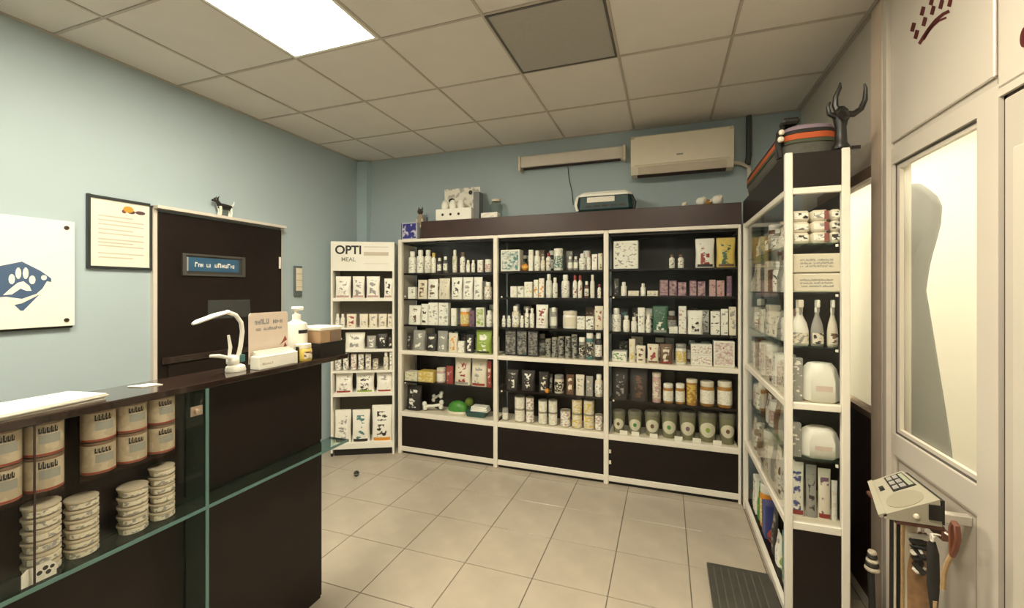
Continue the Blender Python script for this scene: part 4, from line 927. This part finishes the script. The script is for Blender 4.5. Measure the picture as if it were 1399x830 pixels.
# ---------------------------------------------------------------- reception counter
KX, BX_, TX0 = -1.58, -1.712, -1.80       # glass edge plane, body face, back edge of the top
KE, TE, YN = 1.792, 1.850, -.25
ZK0, ZK1, ZS = 1.258, 1.282, .828
YD = 1.108
ctr = thing('reception_counter', 'dark wenge reception counter with green glass display shelves', 'counter', (KX, YN, 0))
def cb(n, m, x0, x1, y0, y1, z0, z1, **k): return box(n, m, ctr, x0 - KX, x1 - KX, y0 - YN, y1 - YN, z0, z1, **k)
cb('worktop', M_darktop, TX0, KX, YN, TE, ZK0, ZK1, b=.003)
cb('body', M_dark, TX0 + .01, BX_, YN, KE, .0, ZK0)
cb('front_panel', M_dark, BX_, BX_ + .008, YD + .006, KE, .02, ZS - .012); cb('front_panel', M_dark, BX_, BX_ + .008, YD + .006, KE, ZS + .006, ZK0 - .003)
cb('front_panel', M_dark, BX_, BX_ + .008, YN, YD - .006, .02, ZS - .012)
gs = cb('glass_shelf', M_gshelf, BX_ + .009, KX - .003, YN, TE - .003, ZS - .010, ZS)
def ce_(n, x0, x1, y0, y1, z0, z1, par): return box(n, M_teal, par, x0 - KX, x1 - KX, y0 - YN, y1 - YN, z0, z1)
ce_('polished_edge', KX - .003, KX, YN, TE, ZS - .011, ZS + .001, gs)
ce_('polished_edge', BX_ + .009, KX - .003, TE - .003, TE, ZS - .011, ZS + .001, gs)
gd = cb('glass_divider', M_gshelf, BX_ + .009, KX - .004, YD - .005, YD + .005, ZS + .001, ZK0 - .001)
ce_('polished_edge', KX - .004, KX - .001, YD - .006, YD + .006, ZS + .001, ZK0 - .001, gd)
gd = cb('glass_divider', M_gshelf, BX_ + .009, KX - .004, YD - .005, YD + .005, .0, ZS - .012)
ce_('polished_edge', KX - .004, KX - .001, YD - .006, YD + .006, .0, ZS - .012, gd)
ZC = 1.062
cb('glass_shelf', M_glass, BX_ + .009, KX - .016, YN, YD - .006, ZC - .006, ZC)
cb('front_pane', M_glass, KX - .009, KX - .006, .655, YD - .012, ZS + .001, ZK0 - .001); cb('front_pane', M_glass, KX - .014, KX - .011, YN, .675, ZS + .001, ZK0 - .001)
cb('pane_edge', M_gap, KX - .0092, KX - .0058, .651, .655, ZS + .001, ZK0 - .001)
q0 = MB().lathe([(.011, 0), (.011, .016), (.008, .018)], 12)
lk = q0.build('lock', mat('lock_metal', (.50, .40, .32), .35, .6), ctr, smooth=True); lk.matrix_local = Matrix.Translation((-.006, 1.07 - YN, 1.185)) @ Matrix.Rotation(PI / 2, 4, 'Y')
lk2 = box('lock_plate', mat('lock_metal', (0, 0, 0)), ctr, -.0058, -.002, 1.05 - YN, 1.092 - YN, 1.168, 1.202, b=.001)

CANX = BX_ + .009 + .055
M_canl = printed('can_side', (.60, .51, .37), (.50, .42, .30), .5, 30, rough=.4)
def food_can(y0, y1, z, h_, label, group, sd):
    r = min((y1 - y0) / 2 - .001, .047)
    t = thing('pet_food_can', label, 'can', (CANX, (y0 + y1) / 2, z), group=group)
    MB().lathe([(r * .93, 0), (r, .0015), (r, .005), (r * .97, .007), (r * .97, h_ - .008), (r, h_ - .006), (r, h_ - .001), (r * .94, h_), (r * .92, h_ - .004)], 20).build('can', mat('can_rim', (.30, .20, .14), .35, .5), t, smooth=True)
    R1 = r * .97 + .0004
    MB().arc(R1, .008, h_ - .010, -PI * .62, PI * .62, 16).build('label', M_canl, t, smooth=True)
    lt = MB(); rc = random.Random(sd)
    for q in range(5):
        a0 = -.66 + q * .2
        lt.arc(R1 + .0007, h_ * .66, h_ * (.80 + .07 * rc.random()), a0, a0 + .08, 1, .0004).arc(R1 + .0007, h_ * .66, h_ * .71, a0 + .08, a0 + .13, 1, .0004).arc(R1 + .0007, h_ * .66, h_ * .80, a0 + .13, a0 + .17, 1, .0004)
    lt.build('lettering', M_black, t, smooth=True)
    MB().arc(R1 + .0007, h_ * .36, h_ * .62, -.62, .5, 8, .0004).build('grey_patch', mat('grey_patch', (.34, .34, .30), .5), t, smooth=True)
    MB().arc(R1 + .0007, .003, h_ * .09, -1.5, 1.1, 12, .0004).build('red_band', mat('can_red', (.32, .06, .035), .5), t, smooth=True)
    return t
CH = .0975
cols_ = [(.575, .652, 'leftmost'), (.655, .738, 'second from left'), (.778, .862, 'middle'), (.866, .948, 'second from right'), (.953, 1.034, 'rightmost')]
for k, (a, c_, nm) in enumerate(cols_):
    for r_ in range(2): food_can(a, c_, ZC + .0005 + r_ * CH, CH - .0008 - .002 * 0, '%s pale food can in the %s pair on counter shelf' % (['lower', 'upper'][r_], nm), 'large food cans in the counter display', k * 2 + r_)
def flat_tin(y0, y1, z, h_, label):
    r = min((y1 - y0) / 2 - .001, .043)
    t = thing('flat_tin', label, 'tin', (CANX - .006, (y0 + y1) / 2, z), group='stacked flat tins in the counter display')
    MB().lathe([(r * .80, 0), (r * .84, .002), (r * .93, h_ * .7), (r, h_ * .78), (r, h_ * .95), (r * .95, h_)], 18).build('tin', mat('tin_pale', (.62, .54, .41), .4, .0), t, smooth=True)
    MB().arc(r * .90, h_ * .18, h_ * .62, -1.1, 1.0, 10, .004).build('label', pm('cream', 'grey', .40, 70), t, smooth=True)
ORDL = ['lowest', 'second lowest', 'third', 'fourth', 'fifth', 'sixth']
for k, (a, c_, n, hh, nm) in enumerate(((.652, .735, 6, .0325, 'leftmost'), (.742, .822, 6, .0285, 'second'), (.872, .955, 5, .030, 'third'), (.962, 1.038, 6, .0300, 'rightmost'))):
    for q in range(n): flat_tin(a, c_, ZS + .0005 + q * hh, hh - .0008, '%s flat tin in the %s tin stack on counter glass shelf' % (ORDL[q], nm))
t = thing('paw_card', 'cream card with dark paw marks standing at counter glass edge', 'card', (KX - .022, .668, ZS + .0005))
poly = [(-.035, 0), (.035, 0), (.035, .03), (.022, .045), (-.025, .045), (-.035, .036)]
MB().prism(poly, 0, -.001, .001).build('card', M_paper, t)
for (y, z, r_) in ((.0, .022, .006), (.012, .03, .006), (.018, .016, .006), (.026, .027, .005)):
    MB().loft([[(x, y + r_ * math.cos(q * PI / 5), z + r_ * math.sin(q * PI / 5)) for q in range(10)] for x in (.001, .0016)]).build('paw_mark', M_black, t)

# ---------------------------------------------------------------- things on the counter
ZW = ZK1 + .0003
def papers(name, label, poly, n, th_k, m, jit):
    cxx = sum(p[0] for p in poly) / len(poly); cyy = sum(p[1] for p in poly) / len(poly)
    t = thing(name, label, 'papers', (cxx, cyy, ZW))
    for k in range(n):
        j = [(p[0] - cxx + R.uniform(-jit, jit), p[1] - cyy + R.uniform(-jit, jit)) for p in poly]
        MB().prism(j, 2, k * th_k, (k + 1) * th_k - .0003).build('sheet_pile', m, t)
papers('magazine_pile', 'pile of cream magazines lying on the counter worktop', [(-1.775, .50), (-1.775, .80), (-1.63, .835), (-1.60, .60), (-1.60, .50)], 4, .0045, M_paper, .008)
papers('leaflet', 'single white leaflet lying flat on the glossy worktop', [(-1.755, .955), (-1.70, .965), (-1.68, 1.02), (-1.735, 1.01)], 2, .0015, M_paper, .001)

t = thing('desk_lamp', 'small white gooseneck lamp with a flat head on the counter', 'lamp', (-1.675, 1.29, ZW))
MB().lathe([(.036, 0), (.038, .006), (.034, .022), (.02, .030)], 16).build('base', M_white, t, smooth=True)
MB().ball((.0, -.012, .045), .026, 10).build('clamp', M_white, t, smooth=True)
MB().tube([(0, .004, .03), (.0, .022, .10), (0, .030, .16), (0, .024, .20), (0, .0, .232), (0, -.04, .247)], .0085, 8).build('gooseneck', M_white, t, smooth=True)
h0 = MB().tube([(0, -.03, .247), (0, -.09, .234), (0, -.155, .214), (0, -.172, .207)], [.012, .016, .015, .008], 8, .6).build('lamp_head', M_white, t, smooth=True)
MB().tube([(-.012, -.02, .05), (-.014, -.012, .10), (-.012, -.022, .15)], [.006, .007, .005], 7).build('side_arm', M_white, t, smooth=True)
MB().tube([(.01, -.02, .055), (.014, -.08, .075), (.014, -.115, .08)], [.006, .008, .006], 7).build('clip_arm', M_white, t, smooth=True)
box('teal_switch', mat('switch_teal', (.05, .16, .16), .4), t, -.01, .014, .012, .034, .036, .066, b=.003)

t = thing('notice_stand', 'pale pink notice in an acrylic stand beside the desk lamp', 'sign', (-1.66, 1.435, ZW))
MB().prism([(-.098, .02), (.10, .02), (.10, .225), (.094, .236), (-.090, .236), (-.098, .228)], 0, -.0015, .0015).build('notice', mat('pink_paper', (.82, .68, .58), .6, var=.05), t)
box('acrylic_front', M_glass, t, .002, .004, -.104, .106, .0, .242); box('acrylic_foot', M_glass, t, -.04, .002, -.104, .106, 0, .003)
strokes('heading', M_grey, t, -.07, .075, .185, .024, .0016, 3, axis='x')
strokes('heading', M_grey, t, -.065, .07, .158, .016, .0016, 4, axis='x')
MB().prism([(.055, .085), (.095, .105), (.085, .125), (.07, .10)], 0, .0016, .0022).build('red_shape', mat('notice_red', (.30, .07, .05), .6), t)
MB().prism([(.075, .07), (.095, .075), (.085, .095)], 0, .0016, .0022).build('red_shape', mat('notice_red', (0, 0, 0)), t)
strokes('footnote', M_grey, t, -.08, -.03, .055, .012, .0016, 9, axis='x')
t = thing('leaflet_box', 'open white box of leaflets in front of the pink notice', 'leaflets', (-1.625, 1.435, ZW))
box('box', M_white, t, -.025, .028, -.10, .10, 0, .055, b=.002)
for k in range(4): MB().box(-.02 + k * .011, -.013 + k * .011, -.092, .092, .055, .075 - k * .005).build('leaflet', M_paper, t)
strokes('print', mat('pale_ink', (0, 0, 0)), t, -.085, -.03, .018, .012, .0286, 12, axis='x')

t = thing('sanitizer_bottle', 'white pump bottle of hand sanitizer on the counter', 'bottle', (-1.70, 1.625, ZW))
MB().lathe([(.045, 0), (.05, .006), (.05, .155), (.046, .172), (.022, .185), (.018, .195)], 18).build('body', M_white, t, smooth=True)
MB().lathe([(.019, .195), (.02, .215), (.009, .218), (.009, .238)], 12).build('collar', M_white, t, smooth=True)
MB().box(-.018, .03, -.02, .02, .236, .254, b=.006).build('pump_head', M_white, t)
MB().arc(.0505, .125, .142, -.6, .5, 6).build('label_text', M_black, t, smooth=True)
t = thing('amber_jar', 'amber jar with a pale label in front of the sanitizer bottle', 'jar', (-1.625, 1.595, ZW))
MB().lathe([(.034, 0), (.037, .005), (.037, .052), (.032, .060)], 16).build('body', cm('yellow'), t, smooth=True)
MB().lathe([(.034, .060), (.034, .078), (.03, .08)], 16).build('lid', cm('cream'), t, smooth=True)
MB().arc(.0375, .012, .045, -.7, .7, 8).build('label', pm('cream', 'brown', .45, 60), t, smooth=True)
box('dark_strip', M_black, t, .0, .012, -.047, -.038, 0, .07)
t = thing('black_tray', 'black open tray box at the far end of the counter', 'tray', (-1.69, 1.765, ZW))
m_ = MB().box(-.085, .095, -.095, .08, 0, .006).box(-.085, -.079, -.095, .08, .006, .072).box(.089, .095, -.095, .08, .006, .072).box(-.079, .089, -.095, -.089, .006, .072).box(-.079, .089, .074, .08, .006, .072)
m_.build('tray', M_black, t)
t = thing('tissue_box', 'brown tissue box with a white top standing in the black tray', 'box', (-1.685, 1.755, ZW + .0065))
box('carton', mat('kraft', (.42, .27, .15), .7, var=.15), t, -.07, .08, -.075, .07, 0, .125, b=.002)
box('white_lid', M_paper, t, -.073, .083, -.078, .073, .125, .142, b=.003)
MB().box(.0801, .0812, -.01, .068, .03, .12).build('grey_side', mat('kraft_dark', (.24, .17, .12), .7), t)

# ---------------------------------------------------------------- animal scale, leads
t = thing('animal_scale_platform', 'dark grey flat animal weighing platform on the tiles', 'scale', (.222, 1.80, 0))
box('deck', mat('deck_grey', (.06, .057, .048), .45, var=.35, scale=14, bump=.3), t, 0, .312, 0, .93, .022, .042, b=.003)
box('frame', M_black, t, .006, .306, .006, .924, .008, .022)
for (x, y) in ((.02, .03), (.27, .03), (.02, .88), (.27, .88)): MB().lathe([(.012, 0), (.016, .008)], 10, x + .008, y + .008).build('foot', M_black, t)
for k in range(7): box('tread_strip', mat('tread', (.11, .10, .085), .6), t, .03 + k * .038, .036 + k * .038, .03, .90, .042, .0435)

br = thing('bracket_shelf', 'small red brown bracket shelf under the grey scale display', 'shelf', (XR - .012, 1.945, .815))
br.location = (XR + .004, 1.945, .815); br.rotation_euler.z = 0
box('board', mat('redbrown_wood', (.11, .04, .025), .5, var=.3), br, -.262, -.128, -.112, .120, 0, .014, b=.003)
box('rail', mat('redbrown_wood', (0, 0, 0)), br, -.14, -.12, -.12, .12, -.03, 0)
box('arm', M_pvc, br, -.128, -.001, .0, .03, -.02, .012, b=.002)
HK = [(-.152, .115), (-.152, .055), (-.152, .015), (-.152, -.055), (-.152, -.112), (-.13, -.175)]

sc = thing('scale_display', 'grey wedge shaped scale display with dark keypad on bracket shelf', 'scale display', (.785, 1.945, .8295))
FC = [Vector((-.079, -.115, .013)), Vector((.075, -.115, .090)), Vector((.075, .130, .090)), Vector((-.030, .118, .0375))]   # near front, near back, far back, far front
fn_ = (FC[1] - FC[0]).cross(FC[3] - FC[0]).normalized()
def fpt(u, v, k=0.0): return tuple((FC[0] * (1 - u) + FC[1] * u) * (1 - v) + (FC[3] * (1 - u) + FC[2] * u) * v + fn_ * k)
bot = [Vector((p.x + (.004 if i in (0, 3) else .006), p.y, 0)) for i, p in enumerate(FC)]
MB().loft([[tuple(p) for p in bot], [tuple(p) for p in FC]]).build('housing', mat('scale_beige', (.36, .33, .255), .5, var=.06), sc)
box('back_cover', M_black, sc, .0815, .090, -.110, .125, .004, .086)
box('side_port', M_black, sc, .045, .078, -.119, -.115, .02, .07); MB().ball((.012, -.115, .024), .009, 8).build('side_knob', M_cream, sc, smooth=True)
def fpart(n, m, u0, u1, v0, v1, k0, k1):
    q = [(u0, v0), (u1, v0), (u1, v1), (u0, v1)]
    return MB().loft([[fpt(u, v, k0) for u, v in q], [fpt(u, v, k1) for u, v in q]]).build(n, m, sc)
fpart('front_lip', mat('scale_beige', (0, 0, 0)), -.08, .06, 0, 1, -.006, .004)
fpart('display_window', M_black, .40, .93, .50, .95, 0, .002)
for i in range(3):
    for j in range(2): fpart('key', M_grey, .44 + j * .17, .57 + j * .17, .54 + i * .14, .64 + i * .14, .002, .004)
fpart('lcd', mat('lcd', (.36, .38, .28), .25), .79, .90, .54, .92, .002, .003)
pts = [(.50 + .36 * math.cos(q * PI / 12), .25 + .21 * math.sin(q * PI / 12)) for q in range(24)]
MB().loft([[fpt(u, v, k) for u, v in pts] for k in (0, .0015)]).build('oval_pad', mat('oval_pad', (.30, .27, .20), .5), sc)
fpart('power_key', M_black, .14, .26, .62, .74, 0, .003)

def lead(label, hx, hy, pts, r, m, flat_=1.0, extra=None):
    t = thing('dog_lead', label, 'lead', (br.location.x + hx - .012, 1.945 + hy, .815 - .028), group='dog leads hanging under the scale display')
    MB().tube(pts, r, 8, flat_).build('strap', m, t, smooth=True)
    MB().tube([(0, 0, .012), (.0, .008, .006), (0, .007, -.008), (0, 0, -.014), (0, -.007, -.008), (0, -.008, .006), (0, 0, .012)], .0028, 6).build('clasp_ring', M_alu, t, smooth=True)
    dx_ = .022 if hy > -.15 else .0
    MB().tube([(dx_ + .001, 0 if dx_ else .04, .012 if dx_ else .034), (.012, 0 if dx_ else .01, .014 if dx_ else .03), (-.004, 0, .012), (.0, 0, -.002), (.008, 0, .008)], .003, 6).build('snap_hook', M_alu, t, smooth=True)
    if extra: extra(t)
M_lea = mat('brown_leather', (.27, .15, .07), .5, var=.6, scale=40); M_tan = mat('tan_rope', (.42, .28, .14), .8, var=.3, scale=60)
M_blk = mat('black_strap', (.018, .016, .014), .6); M_crm = mat('cream_strap', (.56, .49, .37), .7)
lead('black flat lead with cream stripe, furthest left of the hanging leads', *HK[0], [(0, 0, -.012), (0, .012, -.06), (0, .014, -.4), (0, .012, -.62)], .021, M_blk, .3,
     lambda t: MB().tube([(-.006, .006, -.05), (-.006, .007, -.4), (-.008, .006, -.6)], .008, 6, .5).build('stripe', M_crm, t, smooth=True))
lead('tan rope lead hanging second among the leads', *HK[1], [(0, 0, -.012), (0, .004, -.08), (.0, .002, -.25), (0, .006, -.50)], .015, M_tan, .7)
lead('cream webbing lead hanging in the middle of the leads', *HK[2], [(0, 0, -.012), (0, .006, -.1), (0, .004, -.3), (0, 0, -.60)], .018, M_crm, .3)
def knot(t):
    for k in range(7): MB().tube([(.01 - .01 * (k % 2), -.02 + .012 * k * .5, -.02 - .02 * k), (-.022, .018 - .01 * k * .4, -.035 - .018 * k), (.0, .03 - .02 * (k % 3), -.06 - .018 * k)], .011, 6).build('loop', M_blk if k % 3 else M_alu, t, smooth=True)
lead('wide brown patterned leather lead with black coiled loops', *HK[3], [(0, 0, -.012), (.0, .01, -.06), (.0, .016, -.16), (.0, .01, -.35), (0, .006, -.62)], [.012, .026, .036, .038, .038], M_lea, .25, knot)
lead('black braided lead with a tan lower end', *HK[4], [(0, 0, -.012), (0, -.006, -.05), (0, -.008, -.15), (0, -.012, -.24)], [.010, .017, .018, .010], M_blk, .6,
     lambda t: MB().tube([(0, -.012, -.2), (0, -.014, -.4), (0, -.012, -.6)], .011, 7, .6).build('tan_end', M_tan, t, smooth=True))
def handle(t):
    MB().tube([(0, .0, -.02), (0, -.016, .01), (0, -.03, .05), (0, -.024, .088), (0, -.010, .094), (0, .002, .07), (0, .002, .03), (0, .0, -.02)], .009, 8, .7).build('handle_loop', mat('chestnut_leather', (.17, .055, .028), .45, var=.3), t, smooth=True)
lead('chestnut leather lead with an oval handle loop sticking up right', *HK[5], [(0, 0, -.012), (-.006, .008, -.04), (-.012, .016, -.08), (-.014, .02, -.14)], .009, M_tan, .8, handle)
t = thing('striped_rope_toy', 'black and cream striped rope end low beside the partition post', 'rope toy', (.845, 2.33, 0))
p_ = onX(1190, 812, .845)
t.location = (.885, 2.40, 0)
MB().tube([(0, 0, 0), (0, 0, .20), (-.005, .0, .34)], .014, 8).build('pole', M_blk, t, smooth=True)
for k in range(5): MB().lathe([(.026 - .003 * k, .34 + k * .018), (.03 - .003 * k, .349 + k * .018), (.026 - .003 * k, .3575 + k * .018)], 12).build('rope_turn', M_crm if k % 2 == 0 else M_blk, t, smooth=True)

# ---------------------------------------------------------------- on the floor
p = onZ(487, 650, 0)
t = thing('rubber_ball', 'tiny black rubber ball lying on the floor before the stand', 'ball', (p.x, p.y, 0))
MB().ball((0, 0, .024), .024, 12).build('ball', M_black, t, smooth=True); MB().lathe([(.0243, .021), (.0243, .027)], 14).build('seam', M_grey, t, smooth=True)
